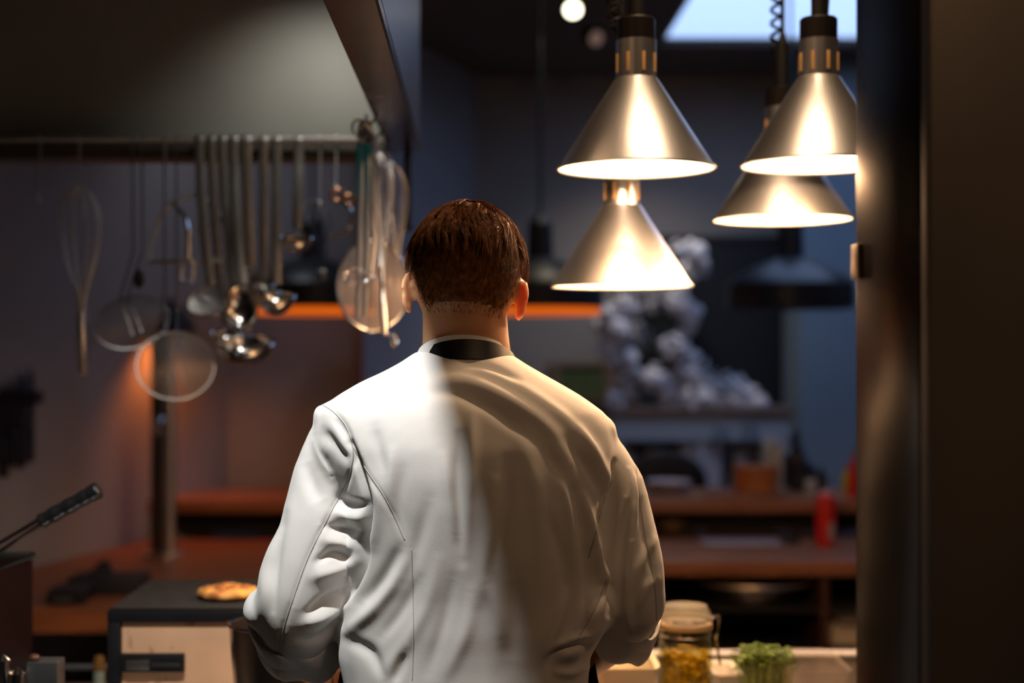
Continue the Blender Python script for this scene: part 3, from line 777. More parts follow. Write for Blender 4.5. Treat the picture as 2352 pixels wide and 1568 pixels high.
# short clipped sides and nape
nst = 0; tries = 0
while nst < 12000 and tries < 60000:
    tries += 1
    q = root()
    if q is None: continue
    l, n_l = q; sc_ = scalp(l)
    if sc_ < 0 or l.y > .075 or l.length > .125 or l.z > .055: continue
    if abs(l.x) > .0765 and l.z < -.006: continue
    if sc_ < .045 and rnd.random() > .06 + (sc_ / .045) ** 1.4: continue
    fade = max(0, min(1, sc_ / .10)); ln = .0020 + .013 * fade ** 1.3 * rnd.uniform(.7, 1.25)
    cl = Vector((round(l.x * 90), round(l.y * 90), round(l.z * 90)))
    cn = Vector((mnoise.noise(cl * .71), mnoise.noise(cl * .71 + Vector((9, 3, 1))), mnoise.noise(cl * .71 + Vector((2, 8, 5)))))
    away = Vector((0, 0, -1)) + cn * .35 + Vector((rnd.uniform(-.25, .25), rnd.uniform(-.25, .25), 0)); away -= n_l * away.dot(n_l); away.normalize()
    cur = l.copy(); d = (away + n_l * .42).normalized(); path = [cur.copy()]
    for k in range(4):
        cur = cur + d * (ln / 4); d = (d + Vector((0, 0, -.12)) - n_l * .06).normalized(); path.append(cur.copy())
    strand([H(tuple(x)) for x in path], .00030); nst += 1
hairmb.add(SV, SF)
M_hair = mat('brown_hair', (.25, .088, .020), .48, var=.6, scale=110, spec=.3)
hr = part(hairmb, 'hair', M_hair, cook, label='short brown hair, longer on top', fix=False, sharp=0)
# ------------------------------------------------------------------ utensils on the rails
RZ = HOOD_Z + .012
M_hand = mat('handle_steel', (.50, .49, .46), .46, 1.0, var=.12, scale=30)
M_dull = mat('dull_steel', (.36, .34, .32), .30, 1.0, var=.15, scale=30)
def mesh_disc(mb, c, u, w, nrm, ru, rw, depth, pitch, r=.00045):
    """woven wire of a sieve: a shallow bowl of crossing wires over an ellipse"""
    c = Vector(c); u = Vector(u); w = Vector(w); nrm = Vector(nrm)
    def pt(a, b): return c + u * (a * ru) + w * (b * rw) + nrm * (depth * (1 - a * a - b * b))
    for ax in (0, 1):
        n = int(2 * (ru if ax == 0 else rw) / pitch)
        for i in range(1, n):
            a = -1 + 2 * i / n; lim = math.sqrt(max(0, 1 - a * a)); m = 9
            pts = [pt(a, -lim + 2 * lim * k / m) if ax == 0 else pt(-lim + 2 * lim * k / m, a) for k in range(m + 1)]
            mb.tube(pts, r, 3, caps=False)
    return mb
def ell_ring(c, u, w, ru, rw, n=48): return [Vector(c) + Vector(u) * (ru * math.cos(2 * PI * i / n)) + Vector(w) * (rw * math.sin(2 * PI * i / n)) for i in range(n)]
def hook_over(x, y, zr, zb, r=.0018, rw=.009):
    """S hook: over the rail at height zr, lower eye at zb"""
    top = arc((x, y, zr), rw, -.5, PI, 12, ux=(0, -1, 0))
    low = arc((x, y + rw - .009, zb), .008, PI * .5, PI * 1.9, 12, ux=(0, 1, 0))
    return [top[0]] + top[1:] + [Vector((x, y + rw, zr - .012))] + [Vector((x, y + rw * .6, (zr + zb) / 2))] + low
def s_hook(px, pyb, label):
    x = X_(px, RAILY); m = MB().tube(smoothpath(hook_over(x, RAILY, RZ, Z_(pyb, RAILY)), 2), .0019, 6)
    return solo(m, 's_hook', M_wire, label, 'hook', 'hooks on the rear utensil rail')
s_hook(90, 455, 'empty long wire hook at the far end of the rear rail')
s_hook(180, 432, 'long wire hook carrying the upside-down balloon whisk')
# balloon whisk, head up
def whisk(c_top, c_bot, L_head, wid, label, nw=5, hr=.0095, name='balloon_whisk'):
    c_top = Vector(c_top); c_bot = Vector(c_bot); ax = (c_top - c_bot).normalized(); Ltot = (c_top - c_bot).length; Lh = Ltot - L_head
    t = thing(name, label, 'whisk', c_bot, None)
    side = Vector((1, 0, 0)); side = (side - ax * side.dot(ax)).normalized(); fr = ax.cross(side)
    nb = c_bot + ax * Lh
    part(MB().tube([c_bot, c_bot + ax * .004, c_bot + ax * (Lh * .5), nb - ax * .004, nb], [hr * .8, hr, hr * .92, hr, hr * .8], 16), 'handle', M_steel, t)
    for k in range(nw):
        a = PI * k / nw + .2; dr = side * math.cos(a) + fr * math.sin(a); pts = []
        for i in range(33):
            v = -1 + 2 * i / 32
            s_ = abs(v); zz = L_head * (1 - s_ ** 2.6) if s_ < 1 else 0
            q = zz / L_head
            rad = wid * (math.sin(min(1, q / .72) * PI / 2) ** 1.3 if q < .72 else math.cos((q - .72) / .28 * PI / 2) ** .55)
            pts.append(nb + ax * zz + dr * (max(rad, .004 if q < .1 else 0) * (1 if v > 0 else -1)))
        part(MB().tube(pts, .0018, 6), 'wire', M_wire, t)
    return t
whisk(P(180, 428, RAILY), P(190, 860, RAILY), 292 * RAILY / F, 47 * RAILY / F, 'large balloon whisk hanging upside down near the dark wall')
# round sieves on wire handles
def sieve(px_h, px_w, pyc, pxc, rx, ry, rot, label, depth, Y, grip=None, pitch=.0040, dy=0.0):
    t = thing('wire_sieve', label, 'sieve', P(pxc, pyc, Y), 'round wire sieves on the rear rail'); s = Y / F
    c = P(pxc, pyc, Y + dy); u = Vector((math.cos(rot), .35, math.sin(rot))).normalized(); w = Vector((-math.sin(rot), .25, math.cos(rot))); w = (w - u * w.dot(u)).normalized(); nrm = u.cross(w)
    ru, rw = rx * s, ry * s
    part(MB().tube(ell_ring(c, u, w, ru, rw), .0019, 8, closed=True), 'rim', M_dull, t)
    part(mesh_disc(MB(), c, u, w, nrm, ru, rw, depth, pitch, .00036), 'mesh_bowl', mat('sieve_mesh', (.22, .20, .19), .45, .9), t, kind='stuff')
    for dx in (-px_w / 2, px_w / 2):
        x = X_(px_h + dx, Y)
        top = [Vector((x, Y - .016, RZ - .012)), Vector((x, Y - .012, RZ + .004)), Vector((x, Y, RZ + .009)), Vector((x, Y + .008, RZ + .002))]
        bt = c + w * rw * .97 + u * (dx * s * .9)
        part(MB().tube(top[::-1] + [Vector((x, Y - .014, RZ - .05)), Vector((x, Y - .008, bt.z + .10)), bt, bt - w * rw * .5 + nrm * depth * .75, c - w * rw * .6 + nrm * depth * .7 + u * dx * s], .0019, 6), 'handle_wire', M_dull, t)
    if grip: part(MB().ell(P(px_h, grip, Y - .01), (.012, .010, .020), 14, 10), 'grip', M_black, t)
    return t
sieve(319, 22, 740, 303, 85, 62, .32, 'round wire sieve with a dark grip, tilted, beside the whisk', .028, RAILY, grip=640)
sieve(394, 28, 840, 403, 87, 78, .10, 'lowest round wire sieve, in front of the orange glow on the wall', .020, RAILY, dy=-.06)
# arched wire tool
t = thing('arched_masher', 'arched wire tool with a flat base bar, between the sieves and the ladles', 'utensil', P(432, 600, RAILY))
A = lambda x, y, dy=0.0: P(x, y, RAILY + dy)
part(MB().tube(smoothpath([A(345, 604, .0), A(347, 560), A(368, 500), A(405, 462), A(445, 449), (A(488, 472)), A(514, 515), A(522, 560), A(524, 640), A(524, 680)], 6), .0034, 8), 'arch', M_wire, t)
part(MB().obox(tuple(A(432, 600)), ((1, 0, 0.02), (0, 1, 0), (0, 0, 1)), (.082, .006, .0045), .001), 'base_bar', M_wire, t)
part(MB().tube([A(398, 468), A(425, 498), A(432, 530)], .0044, 8).tube([A(432, 530), A(432, 605)], .0062, 10), 'handle', M_chrome, t)
part(MB().tube(smoothpath([A(420, 608, -.005), A(417, 640, -.005), A(436, 648, -.01), A(444, 636, -.005), A(443, 600, -.005)], 5), .0034, 8), 'foot_loop', M_wire, t)
part(MB().tube([A(435, 540, .004), A(478, 518, .004), A(524, 500, .004)], .003, 8), 'brace', M_wire, t)
part(MB().tube([A(395, 468), A(378, 455), A(378, 440)] + [Vector((X_(380, RAILY), RAILY, RZ + .009)), Vector((X_(380, RAILY), RAILY + .010, RZ))], .0018, 6), 'hanging_wire', M_wire, t)
# ladles with flat hooked handles
def ladle(px, w, bowl, Y, label, dy=0.0, kind='ladle', z_off=0, name=None):
    """bowl = (px, py, rx, ry, look) where look tells how it turns: 'up' open top, 'face' towards the room, 'skim' flat"""
    s = Y / F; hw = w * s / 2 * .86; bx, by, rx, ry, look = bowl; c = P(bx, by, Y + dy)
    t = thing(name or ('soup_ladle' if kind == 'ladle' else kind), label, 'ladle' if kind == 'ladle' else 'utensil', c, 'ladles and spoons on the rear rail')
    x = X_(px, Y); y0 = Y - .012
    zt = RZ + .007 + z_off
    hk = MB()
    prof = [(x, Y + .010, zt - .016), (x, Y + .010, zt - .004), (x, Y + .004, zt), (x, y0 + .006, zt), (x, y0 + .001, zt - .003), (x, y0 - .002, zt - .008), (x, y0 - .002, zt - .014), (x, y0, zt - .02)]
    ztop = zt - .02; zend = c.z + ry * s * (.9 if look != 'face' else .9)
    path = prof + [((x * .9 + c.x * .1), y0 + dy * .2, ztop - (ztop - zend) * .3), ((x * .5 + c.x * .5), Y - .012 + dy * .6, ztop - (ztop - zend) * .7), (c.x, Y - .004 + dy + (.012 if look == 'up' else 0), zend)]
    hk.tube(path, [hw] * len(path), 10, flat=.16, up=(1, 0, 0)); part(hk, 'handle', M_hand, t)
    R = rx * s
    if look == 'up':
        prof = [(R * math.sin(a), -R * .95 * (math.cos(a)) * (ry / rx) + R * .3) for a in np.linspace(PI * .5, 0, 12)]
        part(MB().shell(prof, .0014, c, 40, (0.0, -.30, 1)), 'bowl', M_chrome, t)
        part(MB().tube([q for q in ell_ring(c + Vector((0, -.01, .0)) * 0 + Vector((0, -.0858 * R, .287 * R)), (1, 0, 0), (0, .9578, .2873), R, R, 40)], .0016, 6, closed=True), 'lip', M_chrome, t)
    elif look == 'face':
        prof = [(R * math.sin(a), R * .5 * (1 - math.cos(a)) - R * .25) for a in np.linspace(PI * .5, 0, 10)]
        o = MB().shell([(p[0], -p[1]) for p in prof], .0013, (0, 0, 0), 36, (0, 1, 0.12)); vv = np.vstack(o.v); vv[:, 2] *= ry / rx; o.v = [vv + np.array(c)]
        part(o, 'bowl', M_chrome, t)
    elif look == 'skim':
        part(MB().tube(ell_ring(c, (1, 0, .05), (0, .75, .66), R, R * .95), .0032, 8, closed=True), 'rim', M_chrome, t)
        n = Vector((0, -.66, .75))
        part(mesh_disc(MB(), c, (1, 0, .05), (0, .75, .66), -n, R, R * .95, .012, .0045, .0008), 'mesh_plate', M_wire, t, kind='stuff')
    return t
ladle(460, 24, (484, 692, 55, 36, 'skim'), RAILY, 'flat round skimmer, first of the flat handles from the whisk', .0, kind='skimmer')
ladle(487, 24, (520, 775, 36, 28, 'up'), RAILY, 'small dull ladle hanging behind the large ladle bowl', .03)
ladle(512, 24, (563, 806, 67, 50, 'up'), RAILY, 'largest ladle, its wide bowl hanging lowest of all', -.012)
ladle(538, 26, (557, 700, 38, 52, 'face'), RAILY, 'bright oval serving spoon above the largest ladle', -.03, kind='serving_spoon')
ladle(567, 30, (575, 640, 24, 30, 'face'), RAILY, 'wide flat handled spatula spoon behind the oval spoon', .035, kind='serving_spoon')
ladle(607, 25, (606, 662, 24, 22, 'up'), RAILY, 'small ladle hanging just beside the round shiny ladle', .025)
ladle(637, 25, (634, 692, 44, 44, 'up'), RAILY, 'round shiny ladle in front of the orange pendant glow', -.01)
ladle(688, 26, (681, 556, 36, 34, 'up'), RAILY, 'short ladle with the highest hanging bowl', -.02)
# small tools by the corner
s_hook(735, 470, 'wire hook carrying the small wire beater')
s_hook(772, 432, 'wire hook carrying the round dough ring')
B = lambda x, y, dy=0.0: P(x, y, RAILY + dy)
t = thing('wire_beater', 'small wire beater hanging behind the big round strainer', 'utensil', B(738, 640))
for d in (-1, 1):
    part(MB().tube(smoothpath([B(738, 470), B(738 + d * 16, 480), B(738 + d * 22, 520), B(738 + d * 6, 560), B(738 + d * 5, 625)], 5), .0012, 6), 'wire', M_dull, t)
part(MB().box(B(726, 618, -.004), B(750, 640, .004), .002), 'foot', M_dull, t)
part(MB().tube(arc(B(722, 490, .01), 30 * RAILY / F, .2, PI, 14), .002, 6), 'loop', M_wire, t)
t = thing('dough_ring', 'open steel ring with a coppery loop, hanging near the tongs', 'utensil', B(770, 540))
part(MB().tube(arc(B(766, 500, -.005), 42 * RAILY / F, -1.9, 1.25, 22), .0042, 8), 'ring', M_chrome, t)
part(MB().tube(arc(B(774, 447), .012, 0, 2 * PI, 16)[:-1], .0045, 8, closed=True).tube(arc(B(800, 458), .010, 0, 2 * PI, 16)[:-1], .0035, 8, closed=True), 'loop', mat('copper_loop', (.75, .36, .2), .28, 1.0), t)

# right-hand rail: strainer, tongs, whisks, spring
YR = 2.88
zr = HOOD_Z - .02
C2 = lambda x, y, dy=0.0: P(x, y, YR + dy)
t = thing('round_strainer', 'big round fine mesh strainer hanging beside the head of the cook', 'strainer', C2(857, 650))
cc = C2(857, 655); u = Vector((.97, .22, -.10)).normalized(); w = Vector((.13, .30, .95)); w = (w - u * w.dot(u)).normalized(); nn = u.cross(w)
s = YR / F
part(MB().tube(ell_ring(cc, u, w, 83 * s, 108 * s, 64), .0036, 8, closed=True), 'rim', M_chrome, t)
part(mesh_disc(MB(), cc, u, w, nn, 82 * s, 107 * s, .05, .0016, .00042), 'mesh_bowl', mat('fine_mesh', (.62, .52, .46), .55, .5), t, kind='stuff')
part(MB().tube([cc + w * 106 * s, C2(862, 520, -.01), C2(868, 400, -.005), C2(874, 335), Vector((-.205, 2.88, zr + .009)), Vector((-.212, 2.88, zr + .003))], .0042, 8), 'handle', M_wire, t)
part(MB().tube(smoothpath([cc - w * 107 * s, C2(893, 768, -.02), C2(903, 795, -.025), C2(912, 783, -.02), C2(905, 765, -.02)], 5), .0032, 8), 'hook', M_chrome, t)
# tongs with teal grips
M_teal = mat('teal_silicone', (.01, .46, .72), .5)
YT = 2.70
T_ = lambda x, y, dy=0.0: P(x, y, YT + dy)
t = thing('tongs', 'long steel tongs with teal grips hanging at the rail corner', 'tongs', T_(826, 725))
for (x0, x1, dx) in ((829, 822, -1), (846, 838, 1)):
    part(MB().tube([T_(838 + dx * 4, 296), T_(x0, 322), T_(x0 - 1 * 0, 455), T_((x0 + x1) / 2, 600), T_(x1, 728)], [.004, .0062, .0068, .0062, .0058], 10, flat=.45), 'arm', M_steel, t)
    part(MB().tube([T_(x0, 330, .003), T_(x0, 450, .003)], .0085, 12, flat=.7), 'grip', M_teal, t)
part(MB().tube(arc(T_(838, 292), .011, 0, 2 * PI, 16)[:-1], .0028, 8, closed=True), 'spring_ring', M_chrome, t)
part(MB().tube(smoothpath([T_(838, 284), T_(842, 262), Vector((-.205, YT, zr + .009)), Vector((-.197, YT, zr + .002))], 4), .002, 6), 'hanging_loop', M_wire, t)
# bunch of ring hooks on the rail
for i, (x, y, Y) in enumerate(((828, 300, 2.66), (846, 255, 2.60), (856, 285, 2.74), (872, 330, 2.84), (893, 345, 2.92))):
    yy = Y; m = MB().tube([q + Vector((0, 0, 0)) for q in arc((-.205 - (.006 if i % 2 else 0), yy, zr - .008), .016, 0, 2 * PI, 18, ux=(.75, .66, 0))[:-1]], .0024, 6, closed=True)
    solo(m, 'rail_ring', M_chrome, 'shiny wire ring looped over the short rail under the hood', 'hook', 'rings on the short rail')
# spring coil of a mixing spoon
t = thing('coil_whisk', 'spring coil whisk with a thin handle in front of the big strainer', 'whisk', T_(822, 640))
cpts = []
for i in range(15 * 12 + 1):
    a = 2 * PI * i / (12); q = i / (15 * 12) * 2 * PI
    base = T_(822, 634, -.02) + Vector((math.cos(q) * 34 * YT / F, -.006 * math.sin(q), math.sin(q) * 15 * YT / F))
    rd = Vector((math.cos(q), 0, math.sin(q)))
    cpts.append(base + rd * (.0055 * math.cos(a)) + Vector((0, .0055 * math.sin(a), 0)))
part(MB().tube(cpts, .0009, 5), 'spring', M_chrome, t)
part(MB().tube([T_(852, 636, -.02), T_(862, 560, -.02), T_(858, 450, -.02), T_(858, 330, -.01), Vector((-.205, 2.70 - .02, zr + .009)), Vector((-.197, 2.70 - .02, zr))], .0024, 8), 'handle', M_wire, t)
# two hanging balloon whisks close together
whisk(P(868, 352, 2.84), P(884, 772, 2.76), 275 * 2.8 / F, 30 * 2.8 / F, 'slim balloon whisk with its handle over the big strainer', nw=4, hr=.0072)
whisk(P(893, 372, 2.92), P(921, 690, 2.90), 235 * 2.9 / F, 36 * 2.9 / F, 'balloon whisk at the end of the short rail, beside the hair of the cook', nw=4, hr=.006)
for (x, y, Y) in ((868, 352, 2.84), (893, 372, 2.92)):
    q = P(x, y, Y)
    m = MB().tube(smoothpath([(-.197, Y, zr), (-.205, Y, zr + .009), (-.214, Y, zr - .005), (q.x, Y, (zr + q.z) / 2), (q.x - .006, Y, q.z - .004), (q.x + .006, Y, q.z - .004), (q.x + .006, Y, q.z + .010)], 4), .0017, 6)
    solo(m, 's_hook', M_wire, 'wire hook on the short rail carrying the whisk %s' % ('over the strainer' if x < 880 else 'nearest the head'), 'hook', 'hooks on the short rail')
# ------------------------------------------------------------------ the bar and the wooden worktop
CT = .90
bar = thing('bar_counter', 'long wooden bar counter with a raised ledge, running behind the cook', 'counter', (.4, 4.9, 0))
LZ = 1.034
part(MB().box((-1.163, 5.02, LZ - .044), (2.9, 5.48, LZ), .004), 'upper_ledge', M_wood2, bar)
part(MB().box((-.50, 4.47, CT - .045), (2.9, 5.19, CT), .004), 'worktop', M_wood2, bar)
part(MB().box((-1.163, 5.20, CT + .001), (2.9, 5.22, LZ - .045)), 'riser', M_black, bar, smooth=False)
part(MB().box((-1.163, 5.05, CT + .001), (-1.143, 5.19, LZ - .045)), 'end_panel', M_black, bar, smooth=False)
part(MB().box((-.50, 5.00, .0), (2.9, 5.02, CT - .046)), 'back_panel', M_black, bar, smooth=False)
part(MB().box((-.50, 4.50, .735), (2.9, 4.99, .75)), 'shelf', M_black, bar, smooth=False)
part(MB().box((-.50, 4.50, .60), (2.9, 4.99, .615)), 'shelf', M_black, bar, smooth=False)
part(MB().box((-.50, 4.50, .08), (2.9, 4.99, .095)), 'shelf', M_black, bar, smooth=False)
M_div = mat('dark_red_wood', (.07, .025, .016), .5)
for x in (-.49, .36, X_(1893, 4.5)): part(MB().box((x - .012, 4.49, 0), (x + .012, 5.0, CT - .046)), 'divider', M_div, bar, smooth=False)
wt = thing('wooden_worktop', 'deep oiled wooden worktop along the slanting wall', 'counter', (-.9, 4.3, 0))
vz = [(LW(3.65) + .015, 3.65), (-.502, 3.65), (-.502, 5.0), (LW(5.0) + .015, 5.0)]
def prism(pts, z0, z1):
    n = len(pts); v = [(x, y, z0) for x, y in pts] + [(x, y, z1) for x, y in pts]
    f = [tuple(range(n - 1, -1, -1)), tuple(range(n, 2 * n))] + [(i, (i + 1) % n, n + (i + 1) % n, n + i) for i in range(n)]
    return MB().add(v, f)
part(prism(vz, CT - .06, CT), 'top', M_wood, wt, smooth=False)
part(prism([(LW(3.75) + .03, 3.75), (-.52, 3.75), (-.52, 4.98), (LW(4.98) + .03, 4.98)], 0, .1), 'plinth', M_black, wt, smooth=False)
part(MB().box((-1.45, 4.80, .1), (-.52, 4.82, CT - .061)), 'back_panel', M_black, wt, smooth=False)
for x in (-1.42, -.55): part(MB().box((x - .02, 3.72, .1), (x + .02, 3.76, CT - .061)), 'leg', M_black, wt, smooth=False)
part(MB().box((-1.45, 3.74, .48), (-.53, 4.79, .5)), 'shelf', M_black, wt, smooth=False)

# heat lamp on a post, glowing on the wall
post = thing('post_heat_lamp', 'steel post lamp on the wooden worktop casting orange light on the wall', 'lamp', P(378, 1268, 4.62))
b0 = Vector((X_(378, 4.62), 4.62, CT))
part(MB().lathe([(.075, .0005), (.075, .008), (.05, .014), (.0, .014)], b0, 32), 'base', M_steel, post)
zt = Z_(770, 4.62)
part(MB().obox((b0.x - .022, 4.62, (CT + .012 + zt) / 2), ((1, 0, 0), (0, 1, 0), (0, 0, 1)), (.019, .02, (zt - CT - .012) / 2), .006), 'post', mat('post_dark', (.10, .085, .08), .35, .8), post)
part(MB().cyl((b0.x + .022, 4.60, CT + .012), (b0.x + .022, 4.60, zt), .019, 20), 'tube', M_steel, post)
part(MB().tube([P(368, 958, 4.585), P(362, 968, 4.57), P(362, 1000, 4.57)], [.016, .02, .012], 14), 'knob', M_chrome, post)
lc = P(402, 742, 5.0)
part(MB().shell([(.072, -.035), (.066, .0), (.035, .05), (.02, .06), (0, .062)], .003, lc, 32, (0, .10, 1)), 'lamp_shade', M_black, post)
part(MB().tube([(b0.x, 4.62, zt - .01), (b0.x, 4.62, lc.z + .07), (lc.x, lc.y, lc.z + .075), (lc.x, lc.y, lc.z + .05)], .009, 10), 'arm', M_black, post)
part(MB().ell(lc + Vector((0, 0, .008)), (.022, .022, .026), 16, 10), 'bulb', mat('red_bulb', (1, .3, .05), emit=(1, .22, .03), estr=6), post)
light('post_lamp_light', 'SPOT', lc + Vector((0, .0, -.022)), 7, (1, .25, .045), .02, target=lc + Vector((-.02, .10, -.5)), spot=math.radians(138), blend=.7)

# black things on the worktop
a = P(148, 1398, 3.72)
t = thing('black_kitchen_scale', 'low black kitchen scale at the front edge of the wooden worktop', 'scale', (a.x, a.y + .06, CT))
part(MB().box((a.x - .048, a.y, CT), (a.x + .052, a.y + .12, CT + .030), .006), 'body', M_blackgloss, t)
part(MB().box((a.x - .046, a.y + .012, CT + .0305), (a.x + .05, a.y + .118, CT + .036), .002), 'pan', M_black, t)
part(MB().box((a.x - .03, a.y - .001, CT + .008), (a.x + .02, a.y + .002, CT + .022)), 'display', mat('dark_display', (.05, .06, .065), .2), t)
a = P(236, 1375, 3.86)
t = thing('tape_dispenser', 'flat black film dispenser with an upright block, behind the kitchen scale', 'dispenser', (a.x, a.y + .08, CT))
part(MB().box((a.x - .10, a.y, CT), (a.x + .10, a.y + .14, CT + .045), .006), 'body', M_black, t)
part(MB().add([(a.x - .055, a.y + .03, CT + .0455), (a.x + .005, a.y + .03, CT + .0455), (a.x + .005, a.y + .09, CT + .0455), (a.x - .055, a.y + .09, CT + .0455),
     (a.x - .022, a.y + .05, CT + .085), (a.x - .002, a.y + .05, CT + .085), (a.x - .002, a.y + .08, CT + .085), (a.x - .022, a.y + .08, CT + .085)],
     [(3, 2, 1, 0), (4, 5, 6, 7), (0, 1, 5, 4), (1, 2, 6, 5), (2, 3, 7, 6), (3, 0, 4, 7)]), 'cutter_block', M_black, t, smooth=False)

# knives on a magnetic strip
YK = 4.25
wn = Vector((.952, -.305, 0)); wd = Vector((.305, .952, 0))
kc = Vector((LW(YK), YK, 0)) + wn * .012
t = thing('magnetic_strip', 'dark magnetic strip on the slanting wall holding the black knives', 'rack', (kc.x, kc.y, 1.42))
part(MB().obox((kc.x, kc.y, 1.42), (wd, wn, (0, 0, 1)), (.16, .010, .02), .003), 'bar', M_black, t)
for i, (o, ztop, zbot, w) in enumerate(((-.13, 1.455, 1.20, .018), (-.085, 1.46, 1.23, .016), (-.045, 1.47, 1.19, .02), (-.005, 1.48, 1.22, .015), (.04, 1.50, 1.21, .018), (.085, 1.515, 1.225, .016))):
    q = kc + wd * o + wn * .016
    k = thing('kitchen_knife', 'black handled kitchen knife on the magnetic strip by the wall', 'knife', (q.x, q.y, zbot), 'knives on the magnetic strip')
    zm = zbot + .105
    part(MB().obox((q.x, q.y, (zbot + zm) / 2), (wd, wn, (0, 0, 1)), (w * .7, .007, (zm - zbot) / 2), .003), 'handle', M_black, k)
    A3 = [q + wd * (-w) + Vector((0, 0, zm)), q + wd * w + Vector((0, 0, zm)), q + wd * (w * .9) + Vector((0, 0, ztop - .03)), q + wd * (-w * .6) + Vector((0, 0, ztop))]
    v = [tuple(p + wn * .0012) for p in A3] + [tuple(p - wn * .0012) for p in A3]
    part(MB().add(v, [(0, 1, 2, 3), (7, 6, 5, 4), (0, 4, 5, 1), (1, 5, 6, 2), (2, 6, 7, 3), (3, 7, 4, 0)]), 'blade', mat('dark_blade', (.03, .03, .032), .35, .8), k, smooth=False)

# ------------------------------------------------------------------ things on the bar
t = thing('plate_stack', 'stack of pale plates on the bar ledge beside the sleeve of the cook', 'plates', P(1535, 1130, 5.28))
pc = P(1535, 1130, 5.25); pc.z = LZ
M_plate = mat('pale_ceramic', (.74, .66, .70), .25)
for i in range(4):
    part(MB().lathe([(.0, .0), (.05, .0), (.082, .011), (.084, .013), (.080, .0135), (.05, .004), (0, .004)], pc + Vector((0, 0, .0008 + .0115 * i)), 40), 'plate', M_plate, t)
solo(MB().lathe([(0, 0), (.15, 0), (.152, .003), (.152, .009), (.150, .012), (0, .012)], (X_(1708, 5.2), 5.2, LZ), 48), 'round_board', M_wood2, 'round wooden board on the bar ledge under the terracotta box', 'board')
t = thing('wooden_box', 'round orange-brown box with a lid standing on the round board', 'box', (X_(1735, 5.22), 5.22, LZ + .012))
M_terra = mat('bent_wood', (.46, .16, .045), .5, var=.2, scale=6, stretch=(1, 1, 6))
wc = (X_(1735, 5.2), 5.2, LZ + .0122)
part(MB().lathe([(0, 0), (.078, 0), (.080, .002), (.080, .066), (0, .066)], wc, 48), 'body', M_terra, t)
part(MB().lathe([(0, .0665), (.083, .0665), (.0835, .069), (.0835, .092), (.081, .095), (0, .095)], wc, 48), 'lid', M_terra, t)
# tall red can
t = thing('red_can', 'tall red can with a silver label standing on the lower bar worktop', 'can', (X_(1896, 4.84), 4.84, CT))
M_red = mat('red_can_paint', (.62, .015, .012), .35, var=.1)
rc = Vector((X_(1896, 4.84), 4.84, CT + .0005))
part(MB().lathe([(0, 0), (.027, 0), (.033, .006), (.0335, .01), (.0335, .150), (.031, .163), (.024, .170), (0, .170)], rc, 40), 'body', M_red, t)
part(MB().lathe([(.0, .1705), (.021, .1705), (.021, .178), (.012, .190), (0, .191)], rc, 28), 'cap', mat('can_cap', (.75, .35, .33), .3), t)
lab = MB(); lv = []; 
for zz in (.022, .075):
    for k in range(9):
        a_ = -PI / 2 + .05 + .8 * k / 8; lv.append((rc.x + .0338 * math.cos(a_), rc.y + .0338 * math.sin(a_), rc.z + zz + (.012 * k / 8 if zz > .05 else 0)))
lab.add(lv, [(k, k + 1, 9 + k + 1, 9 + k) for k in range(8)]); part(lab, 'label', mat('silver_label', (.45, .38, .36), .4), t, label='greyish label patch')
# paper sheet and dark knob, bowl in the gap, blue box
solo(MB().box((X_(1610, 4.95), 4.84, CT + .0005), (X_(1790, 4.95), 5.02, CT + .002)), 'paper_sheet', mat('paper', (.42, .34, .35), .7), 'flat pale sheet of paper on the lower bar worktop', 'paper', smooth=False)
solo(MB().box((X_(1792, 4.9), 4.86, CT + .0005), (X_(1832, 4.9), 4.92, CT + .022), .005), 'phone_charger', M_black, 'small black block lying next to the sheet of paper', 'block')
bc = Vector((X_(1543, 5.10), 5.10, CT + .0005))
t = thing('small_bowl', 'small dark bowl tucked under the bar ledge', 'bowl', bc)
part(MB().shell([(.046, .050), (.044, .032), (.032, .010), (.018, .002), (0, .0025)][::1], .003, bc, 32), 'body', mat('dark_bowl', (.16, .10, .05), .35), t)
part(MB().lathe([(0, .036), (.02, .044), (.036, .036), (0, .034)], bc, 20), 'contents', mat('bowl_spice', (.35, .2, .06), .8), t)
solo(MB().box((X_(1925, 5.08), 5.07, CT + .0005), (X_(1985, 5.08), 5.16, CT + .018), .004), 'blue_box', mat('blue_plastic', (.06, .10, .40), .4), 'flat blue box under the bar ledge behind the red can', 'box')
# pan and tub in the shelves under the bar
t = thing('steel_pan', 'wide shallow steel pan on the shelf under the bar', 'pan', (X_(1728, 4.60), 4.66, .75))
pp = Vector((X_(1728, 4.62), 4.66, .7505))
o = MB().shell([(.205, .068), (.165, .066), (.155, .05), (.14, .006), (.12, .0), (0, .0)], .0018, pp, 48); part(o, 'body', mat('pan_steel', (.62, .52, .42), .28, 1.0), t)
part(MB().tube(ell_ring(pp + Vector((0, 0, .068)), (1, 0, 0), (0, 1, 0), .205, .205), .0055, 8, closed=True), 'rim', mat('pan_rim_lit', (.92, .76, .55), .42, 1.0), t)  # paler, warmer than the pan: lamp light put into the rim's colour
solo(MB().box((X_(1560, 4.6), 4.52, .0955), (X_(1780, 4.6), 4.85, .34), .01), 'dark_crate', mat('dark_grey_plastic', (.05, .045, .04), .6), 'dark grey crate at the bottom of the shelves under the bar', 'crate')
tc_ = Vector((X_(1940, 4.62), 4.64, .6155))
t = thing('plastic_tub', 'white plastic tub with a black handle in the shelf under the bar', 'tub', tc_)
part(MB().loft([ring(tc_.x, tc_.y, tc_.z + z, w, w * .9, 40, 5) for z, w in ((0, .062), (.095, .072), (.112, .074))]), 'body', mat('white_tub', (.75, .62, .48), .5), t)
